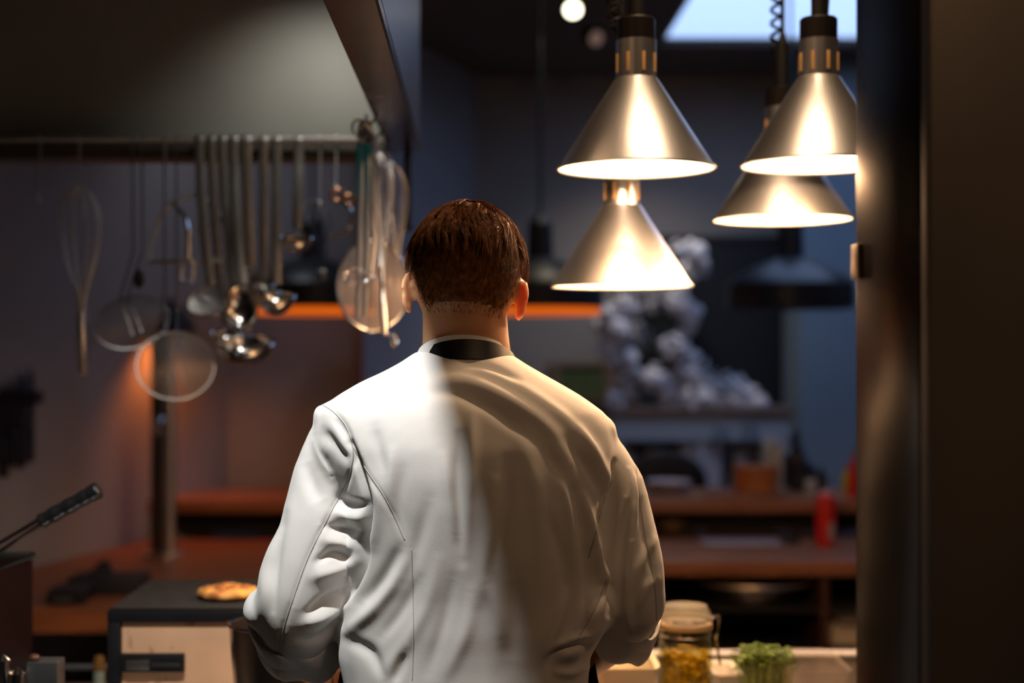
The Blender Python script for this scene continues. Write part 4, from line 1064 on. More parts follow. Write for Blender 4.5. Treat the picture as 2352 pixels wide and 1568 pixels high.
part(MB().box((tc_.x - .076, tc_.y - .07, tc_.z + .1125), (tc_.x + .076, tc_.y + .07, tc_.z + .122), .004), 'lid', MATS['white_tub'], t)
part(MB().tube(arc(tc_ + Vector((0, -.070, .116)), (.066, .05), PI, 2 * PI, 18), .0045, 8), 'handle', M_black, t)
# glasses, bottles and the ketchup on the bar ledge
M_glass = glass_mat('clear_glass', (.86, .90, .92))
def wine_glass(px, Y, h, label):
    c = Vector((X_(px, Y), Y, LZ)); t = thing('wine_glass', label, 'glass', c, 'wine glasses on the bar ledge')
    part(MB().lathe([(0, .0005), (.032, .0005), (.033, .002), (.006, .006), (.0035, .012), (.0035, h * .42), (0, h * .42)], c, 28), 'stem', M_glass, t)
    part(MB().shell([(.029, h), (.037, h * .72), (.034, h * .55), (.018, h * .44), (0, h * .42)], .0012, c, 28), 'bowl', M_glass, t)
wine_glass(1722, 5.36, .25, 'tall wine glass behind the lidded wooden box'); wine_glass(1655, 5.42, .24, 'wine glass between the plate stack and the lidded wooden box')
t = thing('candle_lantern', 'pale bluish candle lantern on the bar ledge behind the lidded box', 'lantern', (X_(1775, 5.4), 5.4, LZ))
lcn = Vector((X_(1775, 5.4), 5.4, LZ + .0005)); M_pale = mat('pale_lantern', (.62, .68, .78), .5)
part(MB().box(lcn + Vector((-.04, -.04, 0)), lcn + Vector((.04, .04, .012)), .002), 'base', M_pale, t)
part(MB().box(lcn + Vector((-.034, -.034, .0125)), lcn + Vector((.034, .034, .17)), .006), 'body', M_pale, t)
part(MB().lathe([(.045, .1705), (.02, .2), (0, .205)], lcn, 4), 'roof', M_pale, t)
def bottle(px, Y, r, h, m, label, name='bottle'):
    c = Vector((X_(px, Y), Y, LZ + .0005)); t = thing(name, label, 'bottle', c)
    part(MB().lathe([(0, 0), (r * .92, 0), (r, .005), (r, h * .58), (r * .85, h * .68), (r * .36, h * .78), (r * .33, h * .95), (0, h * .95)], c, 28), 'body', m, t)
    part(MB().lathe([(r * .38, h * .9505), (r * .38, h), (0, h)], c, 20), 'cap', M_black, t)
bottle(1830, 5.36, .030, .22, mat('dark_bottle', (.03, .035, .04), .2), 'dark slim bottle on the bar ledge next to the lantern')
bottle(1888, 5.38, .020, .09, MATS['dark_bottle'], 'small dark flask on the bar ledge in front of the blue-lit wall')
bottle(1964, 5.12, .026, .17, M_red, 'red sauce bottle on the bar ledge at the steel cabinet')
solo(MB().lathe([(0, 0), (.022, 0), (.027, .04), (.0255, .04), (.0205, .004), (0, .004)], (X_(1860, 5.38), 5.38, LZ + .0005), 24), 'small_glass', mat('milky_glass', (.7, .74, .8), .3), 'small milky glass on the bar ledge beside the dark flask', 'glass')
bottle(1945, 5.28, .020, .10, mat('yellow_bottle', (.55, .45, .05), .4), 'yellow squeeze bottle beside the red sauce bottle')

# ------------------------------------------------------------------ the dining room beyond
YS = 6.45
sb = thing('sideboard', 'pale blue sideboard with a brown top by the dark wall panel', 'sideboard', (X_(1615, YS), YS + .2, 0))
x0, x1 = X_(1405, YS), X_(1832, YS) - .02
M_pb = mat('pale_blue_paint', (.48, .55, .62), .55, var=.06)
part(MB().box((x0, YS, 1.262), (x1, YS + .40, 1.30), .004), 'top', mat('sideboard_wood', (.20, .14, .12), .5, var=.2), sb)
part(MB().box((x0 + .01, YS + .02, 1.15), (x1 - .01, YS + .39, 1.2615)), 'apron_panel', M_pb, sb, smooth=False)
for x in (x0 + .03, (x0 + x1) / 2, x1 - .03): part(MB().box((x - .02, YS + .03, 0), (x + .02, YS + .38, 1.1495)), 'leg', M_pb, sb, smooth=False)
part(MB().box((x0 + .05, YS + .35, .3), (x1 - .05, YS + .37, 1.1495)), 'back_panel', mat('sideboard_back', (.10, .14, .20), .6), sb, smooth=False)
part(MB().box((x0 + .055, YS + .04, .86), (x1 - .055, YS + .345, .88)), 'shelf', M_pb, sb, smooth=False)
wp = thing('wall_panel', 'large black panel on the rear wall behind the white blossom', 'panel', (X_(1630, 6.93), 6.93, 1.25))
part(MB().box((X_(1415, 6.93), 6.915, .9), (X_(1832, 6.93), 6.945, Z_(556, 6.93))), 'board', mat('panel_black', (.006, .008, .012), .6), wp, smooth=False)
for lo, hi in (((X_(1832, 6.93) - .0, 6.905, .9), (X_(1832, 6.93) + .03, 6.945, Z_(556, 6.93) + .03)), ((X_(1415, 6.93) - .03, 6.905, Z_(556, 6.93)), (X_(1832, 6.93), 6.945, Z_(556, 6.93) + .03))):
    part(MB().box(lo, hi), 'frame', M_black, wp, smooth=False)
# blossom arrangement
M_pet = mat('white_petals', (.80, .78, .82), .6, var=.08, scale=20)
M_stem = mat('dark_twig', (.05, .06, .045), .7)
YF = 6.50
fa = thing('blossom_arrangement', 'big arrangement of white blossom branches on the sideboard', 'flowers', (X_(1500, YF), YF + .15, 1.30))
vc = Vector((X_(1500, YF), YF + .15, 1.3005))
part(MB().lathe([(0, 0), (.05, 0), (.07, .05), (.06, .12), (.03, .16), (.035, .18), (.028, .18), (.022, .155), (0, .14)], vc, 28), 'vase', mat('teal_vase', (.06, .14, .18), .3), fa)
petal = MB()
pr = random.Random(4)
for i in range(16):
    a = pr.uniform(0, 2 * PI); z = pr.uniform(-.9, 1); q = Vector((math.sqrt(1 - z * z) * math.cos(a), math.sqrt(1 - z * z) * math.sin(a), z))
    Rm = np.array([list(r) for r in q.to_track_quat('Z', 'Y').to_matrix()])
    petal.ell(q * pr.uniform(.03, .055), (.034, .024, .008), 8, 6, Rm)
pm = petal.mesh('blossom'); pm.materials.append(M_pet)
BL = [(1600, 580, 1), (1578, 622, .9), (1612, 610, .8), (1560, 575, .7), (1440, 700, 1.1), (1500, 690, 1), (1560, 690, 1.2), (1585, 720, .9), (1420, 755, 1), (1468, 765, 1.1), (1575, 752, .8), (1400, 720, .8), (1550, 795, 1.1), (1590, 830, 1.1), (1438, 825, 1.1), (1495, 800, .8),
      (1570, 850, 1.1), (1500, 870, 1.1), (1528, 895, 1.2), (1436, 900, 1.2), (1460, 880, .9), (1600, 872, 1), (1640, 890, 1.2), (1680, 888, 1.1), (1722, 908, 1), (1655, 915, 1.1), (1605, 910, 1.1), (1480, 912, 1), (1745, 925, .7), (1565, 918, 1), (1700, 918, 1), (1410, 925, .9), (1380, 750, .7), (1395, 800, .8), (1520, 640, .8), (1480, 650, .9)]
tw = MB()
for i, (bx, by, sc_) in enumerate(BL):
    dy = pr.uniform(-.10, .12); c = P(bx, by, YF + dy + .1)
    o = bpy.data.objects.new('blossom', pm); COL.objects.link(o); o.parent = fa; o.location = c - Vector(fa.location); o.scale = (sc_ * 1.12,) * 3; o.rotation_euler = (pr.uniform(0, 3), pr.uniform(0, 3), pr.uniform(0, 3))
    md = vc + Vector((0, 0, .17)); mid = md.lerp(c, .55) + Vector((pr.uniform(-.05, .05), pr.uniform(-.04, .04), .05))
    if c.z > vc.z + .12: tw.tube(smoothpath([md, mid, c], 4), .005, 5)
    else: tw.tube(smoothpath([md, md.lerp(c, .5) + Vector((0, -.02, .08)), c], 4), .004, 5)
part(tw, 'branches', M_stem, fa)
# green board with a wooden frame on the middle wall
gb = thing('green_board', 'small green board in a wooden frame near the rear corner', 'picture', P(1335, 875, 6.92))
gx0, gx1, gz0, gz1 = X_(1285, 6.93), X_(1385, 6.93), Z_(912, 6.93), Z_(842, 6.93)
part(MB().box((gx0, 6.925, gz0), (gx1, 6.945, gz1)), 'board', mat('moss_green', (.10, .15, .06), .8, var=.3, scale=20), gb, smooth=False)
M_fr = mat('frame_wood', (.22, .15, .11), .6)
for lo, hi in (((gx0 - .05, 6.915, gz0 - .02), (gx0, 6.945, gz1 + .02)), ((gx1, 6.915, gz0 - .02), (gx1 + .05, 6.945, gz1 + .02)), ((gx0, 6.915, gz1), (gx1, 6.945, gz1 + .02)), ((gx0, 6.915, gz0 - .02), (gx1, 6.945, gz0))):
    part(MB().box(lo, hi), 'frame_bar', M_fr, gb, smooth=False)
struct(MB().box((X_(1180, 6.93), 6.90, 0), (X_(1412, 6.93), 6.948, 1.12)), 'trim_2', mat('dark_panel', (.06, .055, .06), .7), smooth=False)
# objects on the sideboard shelf and dining chairs
def dchair(px, Y, label, cm):
    c = Vector((X_(px, Y), Y, 0)); t = thing('dining_chair', label, 'chair', c, 'dining chairs beyond the bar')
    part(MB().box(c + Vector((-.21, -.21, .43)), c + Vector((.21, .21, .47)), .015), 'seat', cm, t)
    for sx in (-1, 1):
        for sy in (-1, 1): part(MB().tube([c + Vector((sx * .18, sy * .18, .43)), c + Vector((sx * .21, sy * .21, 0))], [.018, .013], 8), 'leg', M_black, t)
        part(MB().tube([c + Vector((sx * .19, -.19, .46)), c + Vector((sx * .20, -.24, 1.0))], .014, 8), 'back_post', M_black, t)
    part(MB().ell(c + Vector((0, -.235, 1.02)), (.17, .022, .13), 28, 16), 'backrest', cm, t)
dchair(1512, 6.05, 'dining chair with a round black back beyond the bar', M_black)
dchair(1762, 5.98, 'dining chair with a black leather back in front of the blue-lit wall', mat('black_leather', (.02, .02, .024), .45))
t = thing('folded_napkins', 'pile of white napkins on the sideboard shelf', 'napkins', (X_(1612, 6.5), 6.55, .881))
for i in range(9):
    part(MB().box((X_(1565, 6.5) + .004 * (i % 3), 6.50, .8805 + i * .028), (X_(1660, 6.5) - .003 * (i % 2), 6.70, .906 + i * .028), .008), 'napkin', mat('napkin_white', (.72, .68, .74), .8), t)
for i, px_ in enumerate((1440, 1506, 1704, 1768)):
    c = Vector((X_(px_, 6.55), 6.58, .8805)); t = thing('white_jug', 'white jug on the sideboard shelf, %s' % ('below the vase', 'beside the round chair back', 'next to the napkin pile', 'at the end by the blue-lit wall')[i], 'jug', c, 'jugs on the sideboard shelf')
    part(MB().lathe([(0, 0), (.04, 0), (.052, .05), (.04, .14), (.034, .19), (.04, .22), (.036, .22), (.03, .19), (0, .15)], c, 24), 'body', mat('jug_white', (.6, .64, .72), .4), t)
    part(MB().tube(arc(c + Vector((.045, 0, .13)), (.03, .05), -PI / 2, PI / 2, 10), .006, 8), 'handle', MATS['jug_white'], t)
# ------------------------------------------------------------------ the cook's line in front of him
pl = thing('prep_counter', 'long stainless steel prep counter in front of the cook', 'counter', (.1, 2.5, 0))
part(MB().box((-1.6, 2.13, CT - .04), (1.6, 2.86, CT), .004), 'top', M_steel, pl)
for x in (-1.55, -.4, .6, 1.55):
    for y in (2.18, 2.8): part(MB().cyl((x, y, 0), (x, y, CT - .041), .02, 14), 'leg', M_steel, pl)
part(MB().box((-1.5, 2.2, .2), (1.5, 2.8, .23)), 'under_shelf', M_steel, pl, smooth=False)
part(MB().box((X_(1345, 2.75), 2.735, CT + .001), (X_(2010, 2.75), 2.765, Z_(1506, 2.735)), .003), 'rear_rail', mat('rail_face_shaded', (.17, .155, .15), .4), pl)  # rail face made dark in its colour, as less light falls there
part(MB().box((X_(1345, 2.75), 2.728, Z_(1506, 2.735) + .0005), (X_(2010, 2.75), 2.768, Z_(1506, 2.735) + .006), .002), 'lit_rail_top', mat('rail_top_lit', (.72, .70, .68), .35), pl)  # pale strip added for the brightly lit top of the rail
part(MB().cyl((X_(110, 2.82), 2.82, Z_(1531, 2.82)), (X_(300, 2.82), 2.82, Z_(1531, 2.82)), .007, 12).cyl((X_(118, 2.82), 2.82, CT), (X_(118, 2.82), 2.82, Z_(1531, 2.82)), .007, 10).cyl((X_(295, 2.82), 2.82, CT), (X_(295, 2.82), 2.82, Z_(1531, 2.82)), .007, 10), 'gantry_rail', M_dull, pl)

# charcoal grill
GY = 2.40; g = thing('countertop_grill', 'black framed countertop grill with a worn cream front and mesh top', 'grill', (X_(520, GY), GY + .15, CT))
gx0, gx1 = X_(246, GY), X_(790, GY); gz = Z_(1402, GY); GD = .30; fb = .022
Lg = lambda lo, hi, nm, m, b=.002: part(MB().box(lo, hi, b), nm, m, g)
M_iron = mat('black_iron', (.012, .012, .014), .45, .3, var=.2, scale=20)
for x in (gx0, gx1 - fb):
    for y in (GY, GY + GD - fb): Lg((x, y, CT), (x + fb, y + fb, gz - .0205), 'frame_post', M_iron)
Lg((gx0, GY, gz - .02), (gx1, GY + fb, gz), 'frame_bar', M_iron); Lg((gx0, GY + GD - fb, gz - .02), (gx1, GY + GD, gz), 'frame_bar', M_iron)
Lg((gx0, GY + fb, gz - .02), (gx0 + fb, GY + GD - fb, gz), 'frame_bar', M_iron); Lg((gx1 - fb, GY + fb, gz - .02), (gx1, GY + GD - fb, gz), 'frame_bar', M_iron)
Lg((gx0 + fb, GY + .003, CT + .0005), (gx1 - fb, GY + fb, CT + .02), 'frame_bar', M_iron)
# worn cream enamel, warm light mixed in as peach, with scorch marks of their own
def enamel():
    m = bpy.data.materials.new('worn_cream_enamel'); m.use_nodes = True; nt = m.node_tree; N = nt.nodes; L = nt.links; b = N['Principled BSDF']
    tc = N.new('ShaderNodeTexCoord'); n1 = N.new('ShaderNodeTexNoise'); n1.inputs['Scale'].default_value = 26; n1.inputs['Detail'].default_value = 3
    mp = N.new('ShaderNodeMapping'); mp.inputs['Scale'].default_value = (1, 1, .55); L.new(tc.outputs['Object'], mp.inputs['Vector']); L.new(mp.outputs['Vector'], n1.inputs['Vector'])
    cr = N.new('ShaderNodeValToRGB'); cr.color_ramp.elements[0].position = .60; cr.color_ramp.elements[1].position = .70
    cr.color_ramp.elements[0].color = (.90, .53, .31, 1); cr.color_ramp.elements[1].color = (.28, .12, .045, 1)
    n2 = N.new('ShaderNodeTexNoise'); n2.inputs['Scale'].default_value = 7; L.new(tc.outputs['Object'], n2.inputs['Vector'])
    mx = N.new('ShaderNodeMixRGB'); mx.blend_type = 'MULTIPLY'; mx.inputs['Fac'].default_value = .5
    L.new(n1.outputs['Fac'], cr.inputs['Fac']); L.new(cr.outputs['Color'], mx.inputs['Color1']); L.new(n2.outputs['Fac'], mx.inputs['Color2']); L.new(mx.outputs['Color'], b.inputs['Base Color'])
    b.inputs['Roughness'].default_value = .5; return m
M_en = enamel()
door = part(MB().box((gx0 + fb + .001, GY + .008, CT + .0205), (gx1 - fb - .001, GY + .016, gz - .0205), .001), 'front_panel', M_en, g, label='worn cream enamel panel with scorch marks')
lz0, lz1 = Z_(1542, GY), Z_(1500, GY)
la = part(MB().box((X_(276, GY), GY - .006, lz0), (X_(424, GY), GY + .0075, lz1), .003), 'latch', M_iron, g)
part(MB().box((X_(292, GY), GY - .010, Z_(1536, GY)), (X_(345, GY), GY - .0062, Z_(1514, GY)), .001), 'latch_window', M_steel, la)
part(MB().box((X_(350, GY), GY - .012, Z_(1530, GY)), (X_(415, GY), GY - .0062, Z_(1520, GY)), .001), 'latch_slide', M_black, la)
part(MB().box((gx0 + .004, GY + fb, CT + .0005), (gx0 + .01, GY + GD - fb, gz - .0205)), 'side_panel', M_iron, g, smooth=False)
part(MB().box((gx1 - .01, GY + fb, CT + .0005), (gx1 - .004, GY + GD - fb, gz - .0205)), 'side_panel', M_iron, g, smooth=False)
part(MB().box((gx0 + fb, GY + GD - .016, CT + .0005), (gx1 - fb, GY + GD - .008, gz - .0205)), 'rear_panel', M_iron, g, smooth=False)
part(MB().box((gx0 + .011, GY + .02, gz - .06), (gx1 - .011, GY + GD - .02, gz - .05)), 'coal_bed', mat('coal', (.02, .012, .008), .9, var=.5, scale=60, bump=.8, bscale=120), g, smooth=False)
gm = MB()
nx = 74; ny = 42
for i in range(nx + 1):
    x = gx0 + .005 + (gx1 - gx0 - .01) * i / nx; gm.tube([(x, GY + .004, gz + .0014), (x, GY + GD - .004, gz + .0014)], .0011, 4)
for i in range(ny + 1):
    y = GY + .005 + (GD - .01) * i / ny; gm.tube([(gx0 + .004, y, gz + .003), (gx1 - .004, y, gz + .003)], .0011, 4)
part(gm, 'mesh_grate', mat('grate_iron', (.022, .016, .012), .5, .4, var=.4, scale=30), g, kind='stuff')
# flatbread
fbz = gz + .0042; fc = Vector((X_(527, 2.52), 2.50, fbz))
prof = [(0, .0), (.040, .0), (.050, .004), (.053, .010), (.049, .016), (.036, .0195), (.020, .0185), (0, .0200)]
m_ = MB().lathe(prof, fc, 48); vv = np.vstack(m_.v)
for i, v in enumerate(vv):
    d_ = mnoise.noise(Vector((v[0] * 45, v[1] * 45, v[2] * 60))); vv[i, 2] += d_ * .0022 if v[2] > fbz + .004 else 0; vv[i, :2] = np.array(fc[:2]) + (v[:2] - np.array(fc[:2])) * (1 + .05 * d_)
m_.v = [vv]
def bread():
    m = mat('toasted_bread', (.82, .42, .10), .7, col2=(.36, .12, .03), scale=34, bump=.5, bscale=90); return m
t = thing('flatbread', 'round golden toasted flatbread on the mesh of the grill', 'bread', fc); part(m_, 'crust', bread(), t, sharp=0)
bl = MB()
for i in range(9):
    a = 2 * PI * i / 9 + .4; r = (.018 if i % 2 else .033); bl.ell(fc + Vector((r * math.cos(a), r * math.sin(a), .0185)), (.009, .008, .0035), 12, 8)
part(bl, 'blisters', mat('browned_crust', (.42, .15, .035), .6, var=.4, scale=60), t)

# deep mixing bowl at the cook's elbow
bc = Vector((X_(640, 2.25), 2.262, CT + .0005)); 
t = thing('mixing_bowl', 'deep steel mixing bowl on the counter under the sleeve of the cook', 'bowl', bc)
br = .078
part(MB().shell([(br + .003, .233), (br, .232), (br * .98, .20), (br * .9, .13), (br * .72, .05), (br * .55, .008), (br * .45, 0), (0, 0)], .0015, bc, 56), 'body', mat('bowl_steel', (.55, .47, .40), .25, 1.0), t)
part(MB().tube(ell_ring(bc + Vector((0, 0, .2335)), (1, 0, 0), (0, 1, 0), br + .003, br + .003, 56), .0026, 8, closed=True), 'rim', M_chrome, t)

# fryer and its basket with black handle
fy = thing('deep_fryer', 'dark boxy deep fryer at the end of the prep counter', 'fryer', (-.90, 2.42, CT))
fx0, fx1, fy0, fy1, fz = -1.14, X_(75, 2.56), 2.26, 2.56, Z_(1278, 2.56)
M_fry = mat('fryer_dark', (.016, .006, .005), .4, .2, var=.2)
part(MB().box((fx0, fy0, CT + .0005), (fx1, fy0 + .01, fz)).box((fx0, fy1 - .01, CT + .0005), (fx1, fy1, fz)).box((fx1 - .01, fy0 + .01, CT + .0005), (fx1, fy1 - .01, fz)).box((fx0, fy0 + .01, CT + .0005), (fx0 + .01, fy1 - .01, fz)).box((fx0 + .01, fy0 + .01, CT + .0005), (fx1 - .01, fy1 - .01, CT + .02)), 'tank', M_fry, fy, smooth=False)
part(MB().tube([(fx0, fy0, fz + .003), (fx1, fy0, fz + .003), (fx1, fy1, fz + .003), (fx0, fy1, fz + .003)], .006, 8, closed=True), 'rim', mat('rim_dark', (.05, .06, .055), .3, .6), fy)
part(MB().box((fx0 + .011, fy0 + .011, fz - .08), (fx1 - .011, fy1 - .011, fz - .07)), 'oil', mat('frying_oil', (.12, .06, .01), .1), fy, smooth=False)
bk = thing('fryer_basket', 'fryer basket with twin steel rods and a ribbed black handle', 'basket', (-.92, 2.4, fz))
p0, p1, p2 = Vector((-.88, 2.34, fz + .006)), P(92, 1198, 2.34), P(228, 1123, 2.34)
d1 = (p1 - p0).normalized(); ax = (p2 - p1).normalized(); sd_ = Vector((0, 1, 0))
up_ = ax.cross(sd_).normalized()
q0 = P(-60, 1290, 2.34)
for o in (-.007, .007): part(MB().tube([q0 + Vector((-.05, o * 2, -.02)), q0 + Vector((0, o, 0)), P(0, 1256, 2.34) + up_ * o * .9 + sd_ * o, p1 + up_ * o * .6 + sd_ * o * .5, p1 + ax * .02 + up_ * o * .6], .0034, 8), 'rod', M_chrome, bk)
gr = MB(); L_ = (p2 - p1).length
cs = [(p1 + ax * (L_ * i / 40), .0122 + .0007 * math.cos(2 * PI * i / 40 * 4) + (.002 if i > 33 else 0) - (.003 if i in (0, 40) else 0)) for i in range(41)]
gr.tube([c for c, r in cs], [r for c, r in cs], 16); part(gr, 'handle', M_blackgloss, bk, label='ribbed black grip', sharp=0)
bx = MB()
bw = (-1.10, -.86, 2.29, 2.53)
for i in range(15):
    x = bw[0] + (bw[1] - bw[0]) * i / 14; bx.tube([(x, bw[2], fz + .004), (x, bw[2], fz - .066), (x, bw[3], fz - .066), (x, bw[3], fz + .004)], .0012, 4)
    y = bw[2] + (bw[3] - bw[2]) * i / 14; bx.tube([(bw[0], y, fz + .004), (bw[0], y, fz - .064), (bw[1], y, fz - .064), (bw[1], y, fz + .004)], .0012, 4)
bx.tube([(bw[0], bw[2], fz + .004), (bw[1], bw[2], fz + .004), (bw[1], bw[3], fz + .004), (bw[0], bw[3], fz + .004)], .003, 6, closed=True)
part(bx, 'wire_basket', M_wire, bk, kind='stuff')
part(MB().tube([q0 + Vector((-.05, 0, -.02)), (bw[1] - .02, 2.36, fz + .006)], .005, 8), 'rod_joint', M_wire, bk)

# chrome shakers and a hinged steel box at the back of the counter
for i, (px_, py_, Y, r, lb) in enumerate(((40, 1532, 2.17, .019, 'round chrome shaker beside the small steel box'), (6, 1500, 2.17, .016, 'slim chrome shaker at the fryer'))):
    c = Vector((X_(px_, Y), Y, CT + .0005)); h = Z_(py_, Y) - CT
    t = thing('chrome_shaker', lb, 'shaker', c); part(MB().lathe([(0, 0), (r, 0), (r, h * .6), (r * .9, h * .64), (0, h * .64)], c, 24), 'body', M_chrome, t); part(MB().lathe([(r * 1.03, h * .645), (r * 1.03, h * .8), (r * .7, h * .95), (0, h)], c, 24), 'lid', M_chrome, t)
c = Vector((X_(98, 2.18), 2.20, CT + .0005)); h = Z_(1506, 2.18) - CT
t = thing('spice_tin', 'small square steel tin with a red corner at the rear rail', 'tin', c)
part(MB().box(c + Vector((-.024, -.02, 0)), c + Vector((.022, .02, h * .72)), .003), 'body', mat('tin_dark', (.10, .10, .10), .4, .6), t)
part(MB().box(c + Vector((-.025, -.021, h * .725)), c + Vector((.023, .021, h * .95)), .003), 'lid', mat('grey_plastic', (.05, .05, .05), .4), t)
part(MB().ell(c + Vector((-.016, -.01, h * .97)), (.009, .009, .007), 12, 8), 'knob', M_div, t)
part(MB().cyl(c + Vector((-.022, -.026, h * .2)), c + Vector((.02, -.026, h * .2)), .007, 12), 'hinge_or_glint', M_chrome, t)
c = Vector((X_(226, 2.95), 2.80, CT + .0005))
t = thing('sauce_pot', 'small pot with an amber lid against the grill', 'pot', (X_(232, 2.78), 2.775, CT)); c = Vector((X_(228, 2.775), 2.775, CT + .0005)); h = Z_(1506, 2.775) - CT
part(MB().lathe([(0, 0), (.010, 0), (.011, h * .6), (0, h * .6)], c, 20), 'body', mat('pale_pot', (.22, .24, .18), .5), t); part(MB().lathe([(.012, h * .605), (.012, h * .8), (.008, h), (0, h)], c, 20), 'lid', mat('amber_lid', (.16, .07, .012), .4), t)

# clip-top jar with pickles
JY = 2.50; jc = Vector((X_(1574, JY), JY, CT + .0005)); jr = 62 * JY / F; jt = Z_(1386, JY) - CT - .003
t = thing('clip_top_jar', 'clip-top glass jar of yellow pickles under the heat lamps', 'jar', jc)
M_jar = glass_mat('jar_glass', (.90, .92, .86)); sh_ = jt - .052
part(MB().lathe([(0, 0), (jr * .94, 0), (jr, .006), (jr, sh_ - .02), (jr * .94, sh_ - .006), (jr * .92, sh_), (jr * .96, sh_ + .008), (jr * .96, sh_ + .012), (jr * .86, sh_ + .012), (jr * .86, sh_), (jr * .92, sh_ - .022), (jr * .94, .008), (0, .006)], jc, 48), 'body', M_jar, t)
part(MB().lathe([(jr * .80, sh_ + .0125), (jr * 1.0, sh_ + .013), (jr * 1.0, sh_ + .021), (jr * .80, sh_ + .0215)], jc, 48, closed=True), 'seal', mat('rubber_seal', (.40, .27, .13), .6), t)
part(MB().lathe([(0, sh_ + .022), (jr * .98, sh_ + .022), (jr * 1.0, sh_ + .026), (jr * .98, sh_ + .036), (jr * .86, sh_ + .044), (jr * .80, jt), (jr * .72, jt - .003), (0, jt - .006)], jc, 48), 'lid', mat('lid_glass', (.80, .78, .66), .12, alpha=.24), t)
part(MB().tube(ell_ring(jc + Vector((0, 0, sh_ + .002)), (1, 0, 0), (0, 1, 0), jr * .955, jr * .955), .0014, 6, closed=True).tube(ell_ring(jc + Vector((0, 0, sh_ + .030)), (1, 0, 0), (0, 1, 0), jr * 1.01, jr * 1.01), .0014, 6, closed=True), 'neck_wire', M_chrome, t)
kx = jc + Vector((jr * 1.0, -.004, 0))
part(MB().tube([kx + Vector((-.004, -.008, sh_ + .030)), kx + Vector((.012, -.006, sh_ + .034)), kx + Vector((.010, -.006, sh_ + .012)), kx + Vector((.006, -.006, sh_ - .006)), kx + Vector((.013, -.006, sh_ - .05)), kx + Vector((.013, .006, sh_ - .05)), kx + Vector((.006, .006, sh_ - .006)), kx + Vector((.010, .006, sh_ + .012)), kx + Vector((.012, .004, sh_ + .034)), kx + Vector((-.004, .006, sh_ + .030))], .0016, 6), 'clasp', M_chrome, t)
fill = Z_(1488, JY) - CT
part(MB().lathe([(0, .0075), (jr * .92, .0085), (jr * .92, fill), (0, fill)], jc, 40), 'brine', glass_mat('brine', (.96, .86, .50)), t)
pk = MB(); pr = random.Random(9)
for i in range(230):
    a = pr.uniform(0, 2 * PI); r = jr * .82 * math.sqrt(pr.uniform(.25, 1)); z = pr.uniform(.014, fill - .003); q = jc + Vector((r * math.cos(a), r * math.sin(a), z))
    dv = Vector((pr.uniform(-1, 1), pr.uniform(-1, 1), pr.uniform(-.6, .6))).normalized(); tv = Vector((-math.sin(a), math.cos(a), 0)); dv = (dv * .5 + tv * pr.choice((-1, 1))).normalized(); ln = pr.uniform(.008, .015)
    pts = [q - dv * ln, q + Vector((0, 0, pr.uniform(-.005, .005))), q + dv * ln]
    for pnt in pts:
        rr = Vector((pnt.x - jc.x, pnt.y - jc.y)); 
        if rr.length > jr * .87: rr = rr.normalized() * jr * .87; pnt.x = jc.x + rr.x; pnt.y = jc.y + rr.y
        pnt.z = min(max(pnt.z, jc.z + .012), jc.z + fill - .002)
    pk.tube(pts, [.002, .0036, .002], 5)
part(pk, 'pickle_strips', mat('pickle_yellow', (.95, .74, .07), .45, col2=(.58, .40, .02), scale=40), t, kind='stuff')

# cress punnet
CYc = 2.46; cx0, cx1 = X_(1708, CYc), X_(1812, CYc)
cc_ = Vector(((cx0 + cx1) / 2, CYc + .03, CT + .0005)); hw_ = (cx1 - cx0) / 2
t = thing('cress_punnet', 'punnet of bright green cress standing by the jar of pickles', 'herb', cc_)
part(MB().loft([ring(cc_.x, cc_.y, cc_.z + z, hw_ * k, hw_ * .85 * k, 32, 6) for z, k in ((0, .86), (.06, 1.0), (.0605, .97), (.05, .95))]), 'punnet', mat('punnet_card', (.30, .22, .10), .7), t)
part(MB().loft([ring(cc_.x, cc_.y, cc_.z + z, hw_ * .94, hw_ * .80, 32, 6) for z in (.02, .052)]), 'soil', mat('peat', (.05, .035, .02), .9), t)
stm = MB(); lf = MB(); pr = random.Random(3); ztop = Z_(1492, CYc) - CT
for i in range(210):
    bx_, by_ = pr.uniform(-1, 1), pr.uniform(-1, 1); b_ = cc_ + Vector((bx_ * hw_ * .88, by_ * hw_ * .74, .052)); h_ = (ztop - .052) * (pr.uniform(.72, 1.0) - .10 * abs(bx_))
    tp = b_ + Vector((bx_ * .012 + pr.uniform(-.008, .008), by_ * .012 + pr.uniform(-.008, .008), h_)); stm.tube([b_, b_.lerp(tp, .5) + Vector((pr.uniform(-.003, .003), 0, 0)), tp], .0007, 4)
    for k in range(3):
        a = pr.uniform(0, 2 * PI); dv = Vector((math.cos(a), math.sin(a), pr.uniform(-.1, .5))).normalized(); Rm = np.array([list(r) for r in Vector((-dv.x * .3, -dv.y * .3, 1)).to_track_quat('Z', 'Y').to_matrix()])
        lf.ell(tp + dv * .0048, (.0050, .0036, .0012), 7, 5, Rm)
part(stm, 'stems', mat('cress_stem', (.42, .55, .18), .5), t, kind='stuff'); part(lf, 'leaves', mat('cress_leaf', (.10, .165, .009), .45, var=.4, scale=90), t, kind='stuff')

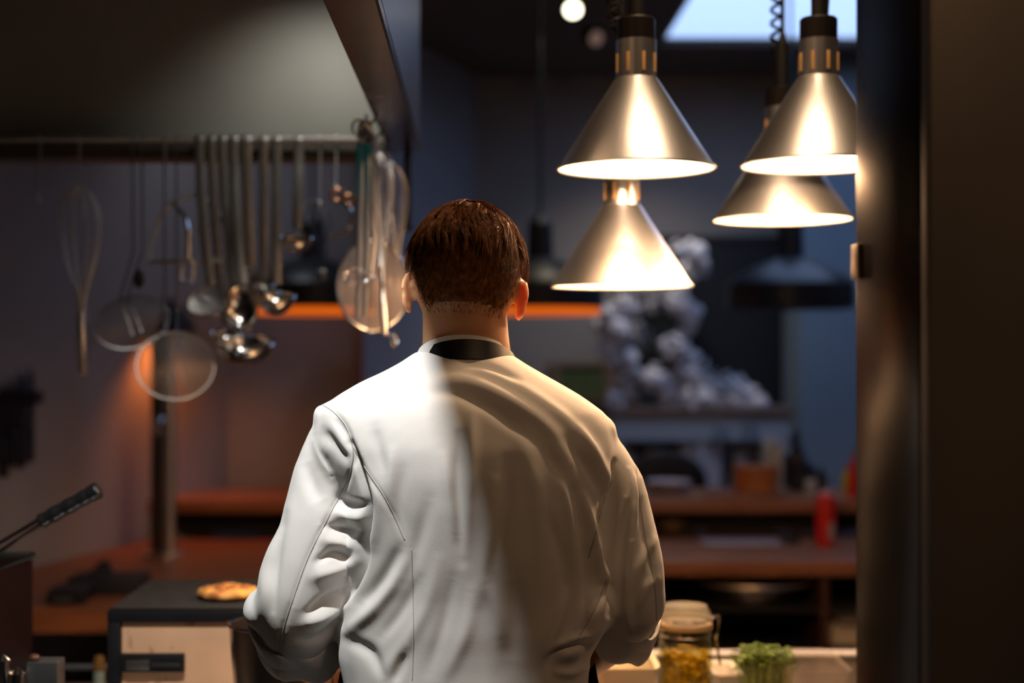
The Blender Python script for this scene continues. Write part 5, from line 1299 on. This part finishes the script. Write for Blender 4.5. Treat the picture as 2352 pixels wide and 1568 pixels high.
# clear plastic box with pale pink slices; cream tray
def tray(x0, x1, y0, y1, z0, z1, th, name, m, label, cat, flare=.006):
    cx, cy, a, b = (x0 + x1) / 2, (y0 + y1) / 2, (x1 - x0) / 2, (y1 - y0) / 2
    t = thing(name, label, cat, (cx, cy, z0))
    rr = [ring(cx, cy, z, a + g_, b + g_, 40, 8) for z, g_ in ((z0 + .0005, -flare), (z1, 0), (z1 + .002, .004), (z1, -.002 + .002), (z1 - .002, -th), (z0 + .004, -flare - th))]
    part(MB().loft(rr), 'body', m, t); return t
M_clear = mat('clear_plastic', (.60, .52, .48), .2, alpha=.13)
tb = tray(X_(1822, 2.4), X_(1958, 2.4), 2.40, 2.58, CT, Z_(1543, 2.40), .003, 'plastic_box', M_clear, 'clear plastic box of pale pink slices at the steel cabinet', 'box')
for i in range(11):
    x = X_(1835, 2.58) + .0125 * i * .62; part(MB().box((x, 2.5835, CT + .03), (x + .003, 2.5855, Z_(1545, 2.40) - .004)), 'rib', M_clear, tb, smooth=False)
for i in range(14):
    x, y = X_(1840, 2.4) + .0135 * (i % 7), 2.43 + .07 * (i // 7)
    part(MB().obox((x, y, CT + .055 + .004 * (i % 3)), ((1, .2 * (i % 3 - 1), .25), (0, 1, .1), (-.2, 0, 1)), (.014, .03, .003), .002), 'slice', mat('pink_slice', (.55, .26, .21), .4, var=.25, scale=60), tb)
tray(X_(1356, 2.42), X_(1506, 2.42), 2.36, 2.66, CT, Z_(1538, 2.36), .004, 'cream_tray', mat('cream_tray_plastic', (.85, .78, .62), .4), 'cream tray of the prep line under the rolled cuff', 'tray')
tray(X_(1642, 2.6), X_(1700, 2.6), 2.58, 2.70, CT, Z_(1552, 2.58), .004, 'white_tray', mat('white_tray_plastic', (.86, .82, .74), .4), 'narrow white tray between the jar and the cress', 'tray')
solo(MB().box((X_(1395, 2.5), 2.42, CT + .006), (X_(1470, 2.5), 2.56, CT + .05), .01), 'butter_block', mat('pale_butter', (.85, .75, .5), .5), 'pale block lying in the cream tray', 'food')
# chopping board under the cook's hands
bd = solo(MB().box((X_(900, 2.25), 2.16, CT + .0005), (X_(1290, 2.25), 2.42, CT + .03), .004), 'chopping_board', mat('board_wood', (.50, .30, .14), .5, var=.3, scale=4, stretch=(1, 8, 8)), 'thick wooden chopping board in front of the cook', 'board')
